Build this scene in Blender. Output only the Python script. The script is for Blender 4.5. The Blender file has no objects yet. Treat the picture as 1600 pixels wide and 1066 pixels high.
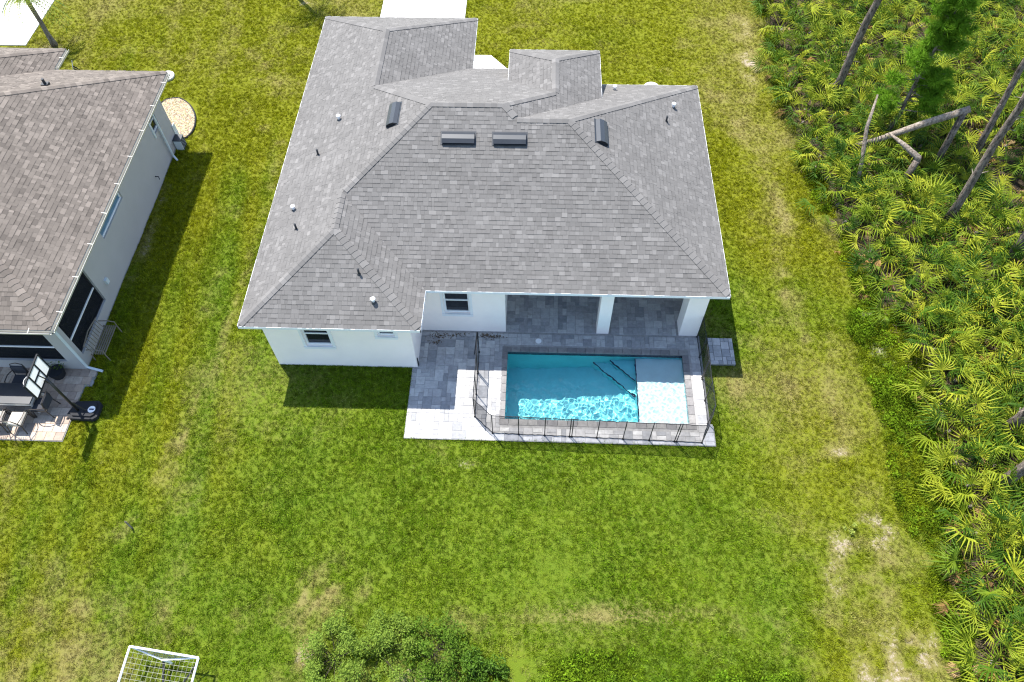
import bpy, bmesh, math, random
import numpy as np
from mathutils import Matrix, Vector
random.seed(7); rng = np.random.default_rng(11)
scene = bpy.context.scene
col = scene.collection

# ------------------------------------------------------------------ camera
CX, CY, CZ = 8.8829, -12.6669, 21.4048
PITCH, YAW, ROLL, FPX = 0.9836, -0.0463, -0.0158, 1175.93
fw = Vector((math.sin(YAW)*math.cos(PITCH), math.cos(YAW)*math.cos(PITCH), -math.sin(PITCH)))
rt = Vector((math.cos(YAW), -math.sin(YAW), 0)); up = rt.cross(fw)
rt2 = rt*math.cos(ROLL)+up*math.sin(ROLL); up2 = -rt*math.sin(ROLL)+up*math.cos(ROLL)
cam = bpy.data.cameras.new('camera'); cam_o = bpy.data.objects.new('camera', cam); col.objects.link(cam_o)
M = Matrix((rt2, up2, -fw)).transposed().to_4x4(); M.translation = (CX, CY, CZ)
cam_o.matrix_world = M
cam.sensor_width = 36; cam.lens = FPX/1600*36; cam.clip_end = 2000
scene.camera = cam_o

# ------------------------------------------------------------------ light
SUN = Vector((-0.32, 0.405, 1.0)).normalized()
ELEV = math.asin(SUN.z)
world = bpy.data.worlds.new('World'); scene.world = world; world.use_nodes = True
wn = world.node_tree; bg = wn.nodes['Background']
sky = wn.nodes.new('ShaderNodeTexSky'); sky.sky_type = 'NISHITA'; sky.sun_disc = False
sky.sun_elevation = ELEV; sky.sun_rotation = math.atan2(SUN.x, SUN.y)
sky.air_density = 1.0; sky.dust_density = 0.6; sky.ozone_density = 1.0
wn.links.new(sky.outputs[0], bg.inputs[0]); bg.inputs[1].default_value = 0.148
sl = bpy.data.lights.new('sun', 'SUN'); sl.energy = 4.7; sl.angle = math.radians(0.5); sl.color = (1, 0.965, 0.91)
so = bpy.data.objects.new('sun', sl); col.objects.link(so)
so.rotation_euler = (-SUN).to_track_quat('-Z', 'Y').to_euler(); so.location = (0, 0, 40)
sl.cycles.is_caustics_light = True
vs = scene.view_settings; vs.view_transform = 'Standard'; vs.look = 'None'; vs.exposure = 1.24; vs.gamma = 1.0
vs.use_curve_mapping = False
scene.render.engine = 'CYCLES'
cy = scene.cycles
cy.use_denoising = True; cy.use_adaptive_sampling = False; cy.max_bounces = 8; cy.transparent_max_bounces = 12; cy.transmission_bounces = 6
cy.sample_clamp_indirect = 6; cy.caustics_refractive = True; cy.caustics_reflective = False
try:
    cy.denoiser = 'OPENIMAGEDENOISE'; cy.denoising_prefilter = 'NONE'; cy.denoising_input_passes = 'RGB_ALBEDO_NORMAL'
except Exception: pass
cy.pixel_filter_type = 'BLACKMAN_HARRIS'; cy.filter_width = 1.2

# ------------------------------------------------------------------ node helpers
class NT:
    def __init__(s, name):
        s.m = bpy.data.materials.new(name); s.m.use_nodes = True; s.t = s.m.node_tree
        s.b = s.t.nodes['Principled BSDF']; s.out = s.t.nodes['Material Output']
    def n(s, typ, **kw):
        x = s.t.nodes.new('ShaderNode'+typ)
        for k, v in kw.items(): setattr(x, k, v)
        return x
    def l(s, a, b): s.t.links.new(a, b)
    def noise(s, scale, detail=4, rough=.55, vec=None):
        x = s.n('TexNoise'); x.inputs['Scale'].default_value = scale; x.inputs['Detail'].default_value = detail
        x.inputs['Roughness'].default_value = rough
        if vec is not None: s.l(vec, x.inputs['Vector'])
        return x.outputs['Fac']
    def ramp(s, fac, stops):
        r = s.n('ValToRGB'); e = r.color_ramp.elements
        while len(e) < len(stops): e.new(.5)
        for el, (p, c) in zip(e, stops):
            el.position = p; el.color = (c, c, c, 1) if isinstance(c, (int, float)) else (*c, 1)
        s.l(fac, r.inputs[0]); return r.outputs[0]
    def mix(s, fac, a, b, mode='MIX'):
        x = s.n('Mix', data_type='RGBA', blend_type=mode)
        for sock, v in ((x.inputs[0], fac), (x.inputs[6], a), (x.inputs[7], b)):
            if isinstance(v, (int, float)): sock.default_value = v
            elif isinstance(v, tuple): sock.default_value = (*v, 1)
            else: s.l(v, sock)
        return x.outputs[2]
    def math(s, op, a, b=0.0, clamp=False):
        x = s.n('Math', operation=op, use_clamp=clamp)
        for sock, v in ((x.inputs[0], a), (x.inputs[1], b)):
            if isinstance(v, (int, float)): sock.default_value = v
            else: s.l(v, sock)
        return x.outputs[0]
    def pos(s): return s.n('NewGeometry').outputs['Position']
    def obj(s): return s.n('TexCoord').outputs['Object']
    def attr(s, name, typ='GEOMETRY'):
        x = s.n('Attribute'); x.attribute_name = name; x.attribute_type = typ; return x
    def bump(s, h, strength=.3, dist=.01):
        x = s.n('Bump'); x.inputs['Strength'].default_value = strength; x.inputs['Distance'].default_value = dist
        s.l(h, x.inputs['Height']); s.l(x.outputs[0], s.b.inputs['Normal'])
    def fin(s, color=None, rough=.8, spec=.3, metal=0):
        if color is not None:
            if isinstance(color, tuple): s.b.inputs['Base Color'].default_value = (*color, 1)
            else: s.l(color, s.b.inputs['Base Color'])
        s.b.inputs['Roughness'].default_value = rough; s.b.inputs['Specular IOR Level'].default_value = spec
        s.b.inputs['Metallic'].default_value = metal
        return s.m

def plain(name, c, rough=.6, spec=.4, metal=0, var=.12, scale=3):
    t = NT(name); f = t.noise(scale, 5, .6, t.pos())
    k = t.ramp(f, [(.3, 1-var), (.7, 1+var*.5)])
    return t.fin(t.mix(1.0, c, k, 'MULTIPLY'), rough, spec, metal)

MAT = {}
# ---- shingles: per-piece colour attribute, granule noise, dark band: print tone plus painted tab shadow
def shingle_mat(name, tint):
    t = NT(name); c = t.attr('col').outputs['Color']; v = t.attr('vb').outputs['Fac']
    g = t.noise(260, 3, .7, t.pos()); g = t.ramp(g, [(.25, .72), (.75, 1.28)])
    w = t.noise(.7, 7, .65, t.pos()); w = t.ramp(w, [(.3, .90), (.7, 1.07)])
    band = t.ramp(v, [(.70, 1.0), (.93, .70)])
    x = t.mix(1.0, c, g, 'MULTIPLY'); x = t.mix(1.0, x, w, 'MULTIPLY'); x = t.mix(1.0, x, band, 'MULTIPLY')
    x = t.mix(1.0, x, tint, 'MULTIPLY')
    t.bump(t.noise(300, 2, .6, t.pos()), .25, .003)
    return t.fin(x, .93, .2)
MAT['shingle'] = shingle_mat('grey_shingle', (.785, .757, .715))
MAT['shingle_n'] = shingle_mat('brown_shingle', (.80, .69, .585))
# ---- stucco
def stucco(name, c):
    t = NT(name); f = t.noise(1.1, 5, .6, t.pos()); k = t.ramp(f, [(.3, .95), (.7, 1.02)])
    t.bump(t.noise(55, 4, .7, t.pos()), .35, .008)
    return t.fin(t.mix(1.0, c, k, 'MULTIPLY'), .9, .2)
MAT['stucco'] = stucco('white_stucco', (.97, .88, .825))
MAT['stucco_n'] = stucco('blue_grey_stucco', (.41, .40, .395))
MAT['trim'] = plain('white_trim', (.8, .81, .82), .5, .4, var=.04)
MAT['frame'] = plain('window_frame', (.78, .8, .81), .4, .5, var=.03)
t = NT('window_glass'); t.b.inputs['Base Color'].default_value = (.012, .014, .018, 1)
MAT['glass'] = t.fin(None, .08, .6)
MAT['soffit'] = plain('soffit', (.75, .76, .77), .7, var=.04)
MAT['gutter'] = plain('gutter_paint', (.50, .48, .42), .45, var=.08)
MAT['spout'] = plain('downspout_paint', (.56, .62, .65), .45, var=.06)
MAT['ceil'] = plain('lanai_ceiling', (.6, .61, .62), .8, var=.04)
# ---- pavers
def paver_mat(name):
    t = NT(name); c = t.attr('col').outputs['Color']
    m = t.noise(7, 5, .65, t.pos()); k = t.ramp(m, [(.28, .78), (.72, 1.18)])
    g = t.noise(120, 2, .6, t.pos()); g2 = t.ramp(g, [(.3, .85), (.7, 1.12)])
    x = t.mix(1.0, c, k, 'MULTIPLY'); x = t.mix(1.0, x, g2, 'MULTIPLY')
    t.bump(t.noise(90, 3, .6, t.pos()), .3, .004)
    return t.fin(x, .85, .25)
MAT['paver'] = paver_mat('paver_stone')
MAT['sandbed'] = plain('joint_sand', (.30, .29, .28), .95, var=.25, scale=9)
def concrete(name, c):
    t = NT(name); k = t.ramp(t.noise(1.6, 6, .65, t.pos()), [(.3, .9), (.7, 1.05)])
    g = t.ramp(t.noise(60, 3, .6, t.pos()), [(.3, .93), (.7, 1.05)])
    x = t.mix(1.0, t.mix(1.0, c, k, 'MULTIPLY'), g, 'MULTIPLY'); t.bump(t.noise(140, 2, .6, t.pos()), .2, .003)
    return t.fin(x, .9, .2)
MAT['concrete'] = concrete('pale_concrete', (.66, .64, .61))
MAT['black_metal'] = plain('black_metal', (.018, .018, .02), .4, .5, var=.15)
MAT['black_plastic'] = plain('black_plastic', (.022, .023, .026), .75, .2, var=.2)
MAT['vent_metal'] = plain('dark_vent_metal', (.03, .034, .04), .42, .5, .15, var=.12)
MAT['vent_dark'] = plain('vent_slot', (.012, .014, .018), .6, var=.1)
MAT['white_pvc'] = plain('white_pvc', (.8, .8, .8), .4, var=.04)
MAT['dark_pipe'] = plain('dark_pipe', (.03, .032, .035), .6, var=.15)
MAT['white_paint'] = plain('white_paint', (.82, .82, .82), .4, var=.04)
# ---- lawn
def grass_color(t, dry, sand, tall, ground, yel):
    p = t.pos()
    a = t.noise(.38, 5, .6, p); b = t.noise(2.2, 5, .65, p); c = t.noise(34, 3, .7, p)
    k = t.math('ADD', t.math('MULTIPLY', a, .55), t.math('MULTIPLY', b, .45))
    green = t.mix(t.ramp(k, [(.34, 0.0), (.66, 1.0)]), (.066, .168, .007), (.162, .245, .011))
    green = t.mix(t.ramp(c, [(.35, 0.0), (.7, .55)]), green, (.25, .295, .018))
    green = t.mix(t.math('MULTIPLY', yel, .8), green, t.mix(b, (.185, .20, .006), (.32, .305, .010)))
    dmix = t.math('ADD', dry, t.math('MULTIPLY', t.math('SUBTRACT', t.noise(6, 6, .75, p), .5), 1.1))
    dm = t.ramp(dmix, [(.34, 0.0), (1.0, .85)])
    x = t.mix(dm, green, (.33, .27, .105))
    if ground:
        smix = t.math('ADD', sand, t.math('MULTIPLY', t.math('SUBTRACT', t.noise(9, 8, .8, p), .5), 2.2))
        x = t.mix(.5, x, (.055, .06, .012))
        x = t.mix(t.ramp(smix, [(.36, 0.0), (.72, 1.0)]), x, t.mix(t.noise(22, 4, .7, p), (.24, .18, .13), (.46, .39, .32)))
    x = t.mix(tall, x, t.mix(.4, x, (.05, .125, .010)))
    return x
t = NT('lawn_soil'); d = t.attr('dry').outputs['Fac']; s_ = t.attr('sand').outputs['Fac']; w_ = t.attr('wood').outputs['Fac']
x = grass_color(t, d, s_, t.attr('tall').outputs['Fac'], True, t.attr('yel').outputs['Fac'])
lit = t.mix(t.ramp(t.noise(9, 6, .75, t.pos()), [(.35, 0.0), (.68, 1.0)]), (.018, .014, .009), (.10, .075, .05))
x = t.mix(w_, x, lit)
t.bump(t.noise(30, 6, .75, t.pos()), .8, .05); MAT['lawn'] = t.fin(x, .95, .1)
t = NT('grass_blades')
x = grass_color(t, t.attr('dry', 'INSTANCER').outputs['Fac'], 0.0, t.attr('tall', 'INSTANCER').outputs['Fac'], False, t.attr('yel', 'INSTANCER').outputs['Fac'])
r_ = t.attr('rnd', 'INSTANCER').outputs['Fac']
x = t.mix(t.math('MULTIPLY', t.ramp(r_, [(.9, 0.0), (.93, 1.0)]), t.math('MULTIPLY', t.attr('dry', 'INSTANCER').outputs['Fac'], .9, True)), x, (.30, .25, .11))
x = t.mix(1.0, x, t.ramp(r_, [(0, .34), (.9, 1.65), (1, 1.7)]), 'MULTIPLY')
df = t.n('BsdfDiffuse'); tr = t.n('BsdfTranslucent'); mx = t.n('MixShader'); mx.inputs[0].default_value = .28
t.l(x, df.inputs[0]); t.l(x, tr.inputs[0]); t.l(df.outputs[0], mx.inputs[1]); t.l(tr.outputs[0], mx.inputs[2]); t.l(mx.outputs[0], t.out.inputs[0])
MAT['grass'] = t.m
# ---- foliage with per-object random tint
def leaf_mat(name, stops, trans=.25, rough=.45, spec=.35, pscale=1.3):
    t = NT(name); oi = t.n('ObjectInfo').outputs['Random']
    f = t.math('ADD', t.math('MULTIPLY', oi, .55), t.math('MULTIPLY', t.noise(pscale, 4, .6, t.pos()), .45))
    x = t.ramp(f, stops)
    t.fin(x, rough, spec)
    tr = t.n('BsdfTranslucent'); mx = t.n('MixShader'); mx.inputs[0].default_value = trans
    t.l(x, tr.inputs[0]); t.l(t.b.outputs[0], mx.inputs[1]); t.l(tr.outputs[0], mx.inputs[2]); t.l(mx.outputs[0], t.out.inputs[0])
    return t.m
MAT['frond'] = leaf_mat('palmetto_frond', [(.20, (.022, .062, .005)), (.38, (.065, .135, .008)), (.54, (.18, .24, .013)), (.80, (.37, .385, .028))], .3, .6, .15)
MAT['frond_dead'] = leaf_mat('dead_frond', [(.2, (.14, .085, .035)), (.5, (.27, .16, .05)), (.8, (.33, .24, .12))], .1, .8, .1)
MAT['pine'] = leaf_mat('pine_needles', [(.2, (.06, .16, .006)), (.8, (.17, .31, .018))], .35, .7, .1)
MAT['bush'] = leaf_mat('bush_leaves', [(.2, (.09, .17, .014)), (.5, (.20, .28, .04)), (.8, (.36, .41, .09))], .35, .7, .12, 5)
MAT['weed'] = leaf_mat('weed_leaves', [(.2, (.05, .11, .008)), (.5, (.09, .17, .012)), (.8, (.18, .24, .03))], .25, .6, .2, 2.5)
def bark(name, a, b):
    t = NT(name); p = t.obj()
    mp = t.n('Mapping'); mp.inputs['Scale'].default_value = (1, 1, .35); t.l(p, mp.inputs[0])
    f = t.noise(13, 8, .8, mp.outputs[0]); x = t.ramp(f, [(.40, a), (.60, b)])
    t.bump(f, 1.0, .05); return t.fin(x, .95, .1)
MAT['bark'] = bark('pine_bark', (.045, .036, .03), (.27, .22, .18))
MAT['deadwood'] = bark('dead_wood', (.11, .085, .065), (.38, .32, .26))
MAT['palm_bark'] = bark('palm_bark', (.12, .10, .08), (.30, .26, .21))
MAT['gravel'] = None
t = NT('pebbles'); vor = t.n('TexVoronoi'); vor.inputs['Scale'].default_value = 22; t.l(t.pos(), vor.inputs['Vector'])
x = t.mix(.35, (.42, .33, .20), vor.outputs['Color']); x = t.mix(.7, x, (.44, .345, .21)); t.bump(vor.outputs['Distance'], .7, .03)
MAT['gravel'] = t.fin(t.mix(1.0, x, (.82, .82, .82), 'MULTIPLY'), .9, .2)

# ------------------------------------------------------------------ mesh helpers
class MB:
    """collects geometry of ONE part"""
    def __init__(s): s.v = []; s.f = []; s.at = {}
    def add(s, vs, fs):
        o = len(s.v); s.v += [tuple(p) for p in vs]; s.f += [tuple(i+o for i in f) for f in fs]; return s
    def box(s, x0, x1, y0, y1, z0, z1):
        return s.add([(x0,y0,z0),(x1,y0,z0),(x1,y1,z0),(x0,y1,z0),(x0,y0,z1),(x1,y0,z1),(x1,y1,z1),(x0,y1,z1)],
                     [(3,2,1,0),(4,5,6,7),(0,1,5,4),(1,2,6,5),(2,3,7,6),(3,0,4,7)])
    def bbox(s, x0, x1, y0, y1, z0, z1, b=.01):
        """box with bevelled top edges"""
        return s.add([(x0,y0,z0),(x1,y0,z0),(x1,y1,z0),(x0,y1,z0),(x0,y0,z1-b),(x1,y0,z1-b),(x1,y1,z1-b),(x0,y1,z1-b),
                      (x0+b,y0+b,z1),(x1-b,y0+b,z1),(x1-b,y1-b,z1),(x0+b,y1-b,z1)],
                     [(3,2,1,0),(0,1,5,4),(1,2,6,5),(2,3,7,6),(3,0,4,7),(4,5,9,8),(5,6,10,9),(6,7,11,10),(7,4,8,11),(8,9,10,11)])
    def prism(s, poly, z0, z1):
        n = len(poly); vs = [(x,y,z0) for x,y in poly]+[(x,y,z1) for x,y in poly]
        fs = [tuple(range(n-1,-1,-1)), tuple(range(n,2*n))]+[(i,(i+1)%n,n+(i+1)%n,n+i) for i in range(n)]
        return s.add(vs, fs)
    def tube(s, path, r, n=8, cap=True):
        path = [Vector(p) for p in path]; rs = r if isinstance(r, (list, tuple)) else [r]*len(path)
        vs = []; prev = None
        for i, p in enumerate(path):
            d = (path[min(i+1,len(path)-1)]-path[max(i-1,0)]).normalized()
            if prev is None:
                a = d.orthogonal().normalized()
            else:
                a = (prev-d*prev.dot(d)); a = a.normalized() if a.length > 1e-6 else d.orthogonal().normalized()
            prev = a; b = d.cross(a)
            for k in range(n):
                th = 2*math.pi*k/n; vs.append(p+(a*math.cos(th)+b*math.sin(th))*rs[i])
        fs = []
        for i in range(len(path)-1):
            for k in range(n):
                fs.append((i*n+k, i*n+(k+1)%n, (i+1)*n+(k+1)%n, (i+1)*n+k))
        if cap: fs += [tuple(range(n-1,-1,-1)), tuple(range((len(path)-1)*n, len(path)*n))]
        return s.add(vs, fs)
    def disc(s, c, r, z0, z1, n=24):
        return s.prism([(c[0]+r*math.cos(2*math.pi*i/n), c[1]+r*math.sin(2*math.pi*i/n)) for i in range(n)], z0, z1)
    def mesh(s, name):
        m = bpy.data.meshes.new(name); m.from_pydata(s.v, [], s.f); m.update(); return m
    def build(s, name, mat, parent=None, smooth=False):
        return link(name, s.mesh(name), mat, parent, smooth)

def link(name, mesh, mat=None, parent=None, smooth=False):
    if mat is not None:
        mesh.materials.clear(); mesh.materials.append(MAT[mat] if isinstance(mat, str) else mat)
    if smooth:
        mesh.polygons.foreach_set('use_smooth', [True]*len(mesh.polygons))
    o = bpy.data.objects.new(name, mesh); col.objects.link(o)
    if parent is not None: put_under(o, parent)
    return o
def put_under(o, parent):
    """geometry is written in world coordinates: keep it there under a moved parent"""
    o.parent = parent; o.matrix_parent_inverse = WM[parent.name].inverted() if parent.name in WM else Matrix()
WM = {}
def thing(name, label, cat, loc=(0,0,0), group=None, kind=None):
    o = bpy.data.objects.new(name, None); col.objects.link(o); o.location = loc; o.empty_display_size = .3
    WM[o.name] = Matrix.Translation(loc); tag(o, label, cat, group, kind); return o
def tag(o, label=None, cat=None, group=None, kind=None):
    if label: o['label'] = label
    if cat: o['category'] = cat
    if group: o['group'] = group
    if kind: o['kind'] = kind
    return o
def attrs(mesh, **kw):
    for k, a in kw.items():
        a = np.asarray(a, np.float32)
        if a.ndim == 2:
            at = mesh.attributes.new(k, 'FLOAT_COLOR', 'POINT'); c = np.ones((len(a), 4), np.float32); c[:, :3] = a
            at.data.foreach_set('color', c.ravel())
        else:
            at = mesh.attributes.new(k, 'FLOAT', 'POINT'); at.data.foreach_set('value', a)
def dist_cam(p): return (Vector(p)-Vector((CX, CY, CZ))).length
def inside(poly, x, y):
    r = False; n = len(poly); j = n-1
    for i in range(n):
        xi, yi = poly[i]; xj, yj = poly[j]
        if (yi > y) != (yj > y) and x < (xj-xi)*(y-yi)/(yj-yi)+xi: r = not r
        j = i
    return r
def clip(poly, ax, lim, keep_less):
    out = []; n = len(poly)
    for i in range(n):
        p, q = poly[i], poly[(i+1) % n]
        ip = p[ax] <= lim if keep_less else p[ax] >= lim
        iq = q[ax] <= lim if keep_less else q[ax] >= lim
        if ip: out.append(p)
        if ip != iq:
            t = (lim-p[ax])/(q[ax]-p[ax]); out.append((p[0]+(q[0]-p[0])*t, p[1]+(q[1]-p[1])*t))
    return out
def area(poly):
    return .5*sum(poly[i][0]*poly[(i+1)%len(poly)][1]-poly[(i+1)%len(poly)][0]*poly[i][1] for i in range(len(poly)))
def vnoise(x, y, f, seed):
    """smooth value noise 0..1 on arrays"""
    r = np.random.default_rng(seed).random((64, 64)); X = x*f; Y = y*f
    i = np.floor(X).astype(int); j = np.floor(Y).astype(int); u = X-i; v = Y-j
    u = u*u*(3-2*u); v = v*v*(3-2*v); g = lambda a, b: r[a % 64, b % 64]
    return (g(i,j)*(1-u)+g(i+1,j)*u)*(1-v)+(g(i,j+1)*(1-u)+g(i+1,j+1)*u)*v
def fbm(x, y, f, seed): return .55*vnoise(x,y,f,seed)+.3*vnoise(x,y,f*2.1,seed+1)+.15*vnoise(x,y,f*4.3,seed+2)

# ------------------------------------------------------------------ ground, with worn, sandy and wooded zones
ZL = -0.06
WOOD = [(-40,20.5),(-8.81,20.28),(-6.06,20.02),(-1.66,19.99),(1.18,19.82),(3.58,20.1),(6.89,20.05),(11.04,19.4),(15.5,19.3),(21.8,19.4),(60,19.3)]
PALM_EDGE = [(-40,21.3),(-9,21.0),(-6,21.2),(-4,21.6),(-1.7,21.9),(1.5,21.9),(3.6,21.3),(7,20.5),(11,19.8),(15,19.7),(22,19.7),(60,20)]
def edge(tab, y): return np.interp(y, [a for a, b in tab], [b for a, b in tab])
SPOTS = [ # x, y, rx, ry, amount, sand
 (5.6,-3.1,.8,.25,.9,.35),(7.0,-3.0,.35,.2,.8,.6),(1.0,-4.4,.25,.45,1.0,.3),(-2.9,-5.4,.55,.45,.9,.2),(1.2,-3.9,.5,.5,.5,.0),
 (3.2,-6.6,.6,.9,.9,.2),(2.9,-7.6,.5,.6,.9,.4),(4.3,-6.9,1.2,.5,.6,.1),(8.75,-8.9,.75,.6,1.4,1.7),(6.2,-9.2,1.0,.5,.9,.8),(3.0,-8.6,.35,.7,1.0,.7),(2.9,-7.2,.5,.5,.9,.5),(7.4,-7.6,1.0,.35,.7,.3),(10.2,-7.5,1.5,.4,.7,.3),
 (18.0,-5.2,.5,.5,.8,.8),(19.1,-4.7,.55,.75,1,1.0),(17.6,-6.1,.4,.8,.8,.7),(18.8,-6.6,1.1,.9,.5,.2),(19.3,-8.2,1.2,.9,1,.8),(18.3,-8.8,1.2,.6,1,.8),
 (13.5,-7.3,.6,.3,.7,.35),(15.0,-7.2,.5,.2,.8,.8),(16.0,-7.6,.4,.5,.9,.5),(11.6,-7.6,.8,.5,.5,.2),(9.5,-7.2,1.5,.5,.5,.15),
 (18.6,-2.3,.6,.3,.9,.7),(18.7,-1.2,.5,.9,.5,.2),(18.2,1.6,.3,.8,.7,.4),(19.0,1.7,.5,.6,.5,.3),(18.6,.3,.5,1.0,.4,.1),(17.9,4.6,.35,1.7,.7,.35),
 (18.5,7.6,.35,1.3,.8,.45),(18.2,9.9,.4,1.0,.5,.2),(17.8,12,.5,1.6,.5,.2),(18.4,16.8,.45,1.3,1,.95),(18.6,19.5,.5,1.2,.8,.5),(16.6,2.2,.25,.7,.5,.2),
 (15.9,.1,.7,.5,.6,.15),(14.9,2.6,.3,2,.3,.1),(-1.6,4.5,.22,5,.6,.1),(-2.05,-1.8,.14,1.6,.9,.3),(-2.5,-3.3,.16,.9,.8,.2),(-1.75,1.2,.15,1.5,.6,.1),(.95,-4.35,.10,.4,1.2,.5),(1.6,-3.9,.3,.15,.8,.2),(-2.7,12.2,.5,.5,.6,.1),(-.6,10.4,.2,2.4,.45,.15),(-2.2,-2.6,.4,1.5,.55,.1),(-2.4,-.4,.3,1.6,.35,0),
 (-13.8,17.6,.7,.5,1,.8),(-2.7,21.1,.6,.5,1,.8),(-5.7,5.6,.3,4,.6,.6),(9.3,18.2,1,.5,.6,.2),(8.2,19.4,1.5,.6,.45,.1),(16.2,14.5,1.5,1.5,.3,.1),(-6.5,16.5,2,1.5,.3,0),(-3.2,16,1.8,2,.3,0),
 (-.8,-1.0,.5,.6,.5,.1),(1.0,-2.1,1.3,.35,.4,.1),(5.8,-2.4,3,.25,.35,.1),(20.5,-1.6,.6,.5,.5,.6),(21.2,.4,.5,.5,.4,.6),(20.3,-4.9,.4,.4,.5,.5),(20.9,-6.6,.5,.5,.5,.5),(20.7,1.6,.6,.6,.6,.9),(20.6,3.0,.5,.4,.6,.7),(20.8,-.8,.4,.7,.5,.6),(21.0,-3.3,.5,.3,.5,.5)]
def zones(x, y):
    n = fbm(x, y, 1.1, 5); n2 = fbm(x, y, .23, 9); n3 = fbm(x, y, 2.3, 21)
    dry = .08+.45*np.clip((n2-.49)*2.4, 0, 1)+.38*np.clip((n-.5)*2.5, 0, 1)+.35*np.clip((-6.2-y)/1.5, 0, 1)*np.clip((fbm(x, y, 1.7, 81)-.42)*4, 0, 1)
    sand = np.zeros_like(x)
    for sx, sy, rx, ry, a, s in SPOTS:
        q = np.exp(-(((x-sx)/rx)**2+((y-sy)/ry)**2))*np.clip(.1+3.2*(n3-.28), 0, 1.3)
        dry = dry+q*a*.6; sand = np.maximum(sand, q*s*.55)
    # yard left of the house and at the back stays greener
    lush = np.exp(-(((x-8)/8)**2+((y+4.6)/2.8)**2)); dry = dry*(1-.6*lush)
    dry = dry+.20*np.clip((y-11)/6, 0, 1)+.22*np.clip((x-14.6)/2.5, 0, 1)*np.clip((y+9)/4, 0, 1)+.22*np.clip((vnoise(x*1.0+.12*y, y*.05, 1.6, 44)-.55)*3, 0, 1)*np.clip((1-x)/2, 0, 1)
    e = edge(WOOD, y)+(n-.5)*1.0; wood = np.clip((x-edge(PALM_EDGE, y)+.3+(n-.5)*1.4)/.7, 0, 1)
    tall = np.clip((x-e)/.25, 0, 1)
    b = np.clip((-8.25+(n-.5)*2.6-y)/.7, 0, 1)*np.clip((x-8.9)/.6, 0, 1)*np.clip((18-x)/.6, 0, 1)
    tall = np.maximum(tall, b)
    dry = dry*(1-.7*tall)
    return np.clip(dry, 0, 1.2), np.clip(sand, 0, 1), tall, wood
def yellow(x, y):
    n = fbm(x, y, .33, 61)
    v = .95*np.clip((y-3)/9, 0, 1)+.55*np.clip((-x-.5)/4, 0, 1)+.6*np.clip((x-14.6)/2.5, 0, 1)+.35*np.clip((1-x)/4, 0, 1)*np.clip((-5-y)/3, 0, 1)
    return np.clip(v+(n-.5)*1.2-.25*np.exp(-(((x-8)/8)**2+((y+4.6)/3)**2))+1.1*(vnoise(x+.13*y, y*.04, 1.7, 91)-.5)*np.clip((1.5-x)/2, 0, 1), 0, 1)
def make_ground():
    gx = np.arange(-22, 36.01, .18); gy = np.arange(-14, 27.01, .18)
    # leave an opening where the pool is dug
    ex = np.concatenate([[-600, -120], gx, [130, 600]]); ey = np.concatenate([[-600, -120], gy, [130, 600]])
    ex = np.unique(np.sort(np.concatenate([ex[(ex < 7.99) | (ex > 14.09)], [8.0, 11.0, 14.08]])))
    ey = np.unique(np.sort(np.concatenate([ey[(ey < -1.56) | (ey > 1.26)], [-1.55, 0, 1.25]])))
    X, Y = np.meshgrid(ex, ey); nx, ny = len(ex), len(ey)
    zz = np.full_like(X, ZL)+(fbm(X, Y, .5, 3)-.5)*.05*((np.abs(X-9) > 7.5) | (Y < -3.2))
    v = np.stack([X, Y, zz], -1).reshape(-1, 3)
    f = []
    for j in range(ny-1):
        for i in range(nx-1):
            if 8.0 <= (ex[i]+ex[i+1])/2 <= 14.08 and -1.55 <= (ey[j]+ey[j+1])/2 <= 1.25: continue
            f.append((j*nx+i, j*nx+i+1, (j+1)*nx+i+1, (j+1)*nx+i))
    m = bpy.data.meshes.new('lawn'); m.from_pydata(v.tolist(), [], f); m.update()
    d, s, ta, w = zones(X.ravel(), Y.ravel()); attrs(m, dry=d, sand=s, tall=ta, wood=w, yel=yellow(X.ravel(), Y.ravel()))
    o = link('lawn', m, 'lawn', smooth=True); o['kind'] = 'structure'; tag(o, 'patchy green and yellow lawn with bare sandy spots around the house')
make_ground()
def slab(name, poly, z0, z1, mat, label):
    o = MB().prism(poly, z0, z1).build(name, mat); o['kind'] = 'structure'; o['label'] = label; return o
# drives with joints as separate slabs
dr = thing('driveway', 'white concrete driveway beyond the grey garage roof', None, (3.3, 20, ZL), kind='structure')
for k in range(6):
    y0 = 15.4+k*3.0
    MB().bbox(1.27, 5.35, y0, y0+2.99, ZL-.1, ZL+.05, .006).build('concrete_slab', 'concrete', dr)
MB().bbox(5.36, 5.95, 15.3, 17.25, ZL-.1, ZL+.045, .006).build('concrete_slab', 'concrete', dr)
wk = MB().prism([(5.96, 12.0), (7.75, 12.0), (7.75, 16.0), (6.75, 17.25), (5.96, 17.25)], ZL-.1, ZL+.045).build('walkway', 'concrete')
wk['kind'] = 'structure'; wk['label'] = 'short white concrete walkway to the entry'
nd = thing('driveway', 'white concrete driveway at the top left beyond the brown roof', None, (-18, 24, ZL), kind='structure')
for k in range(4):
    y0 = 17.55+k*3.2
    MB().bbox(-21.5, -15.05, y0, y0+3.19, ZL-.1, ZL+.05, .006).build('concrete_slab', 'concrete', nd)

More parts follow.
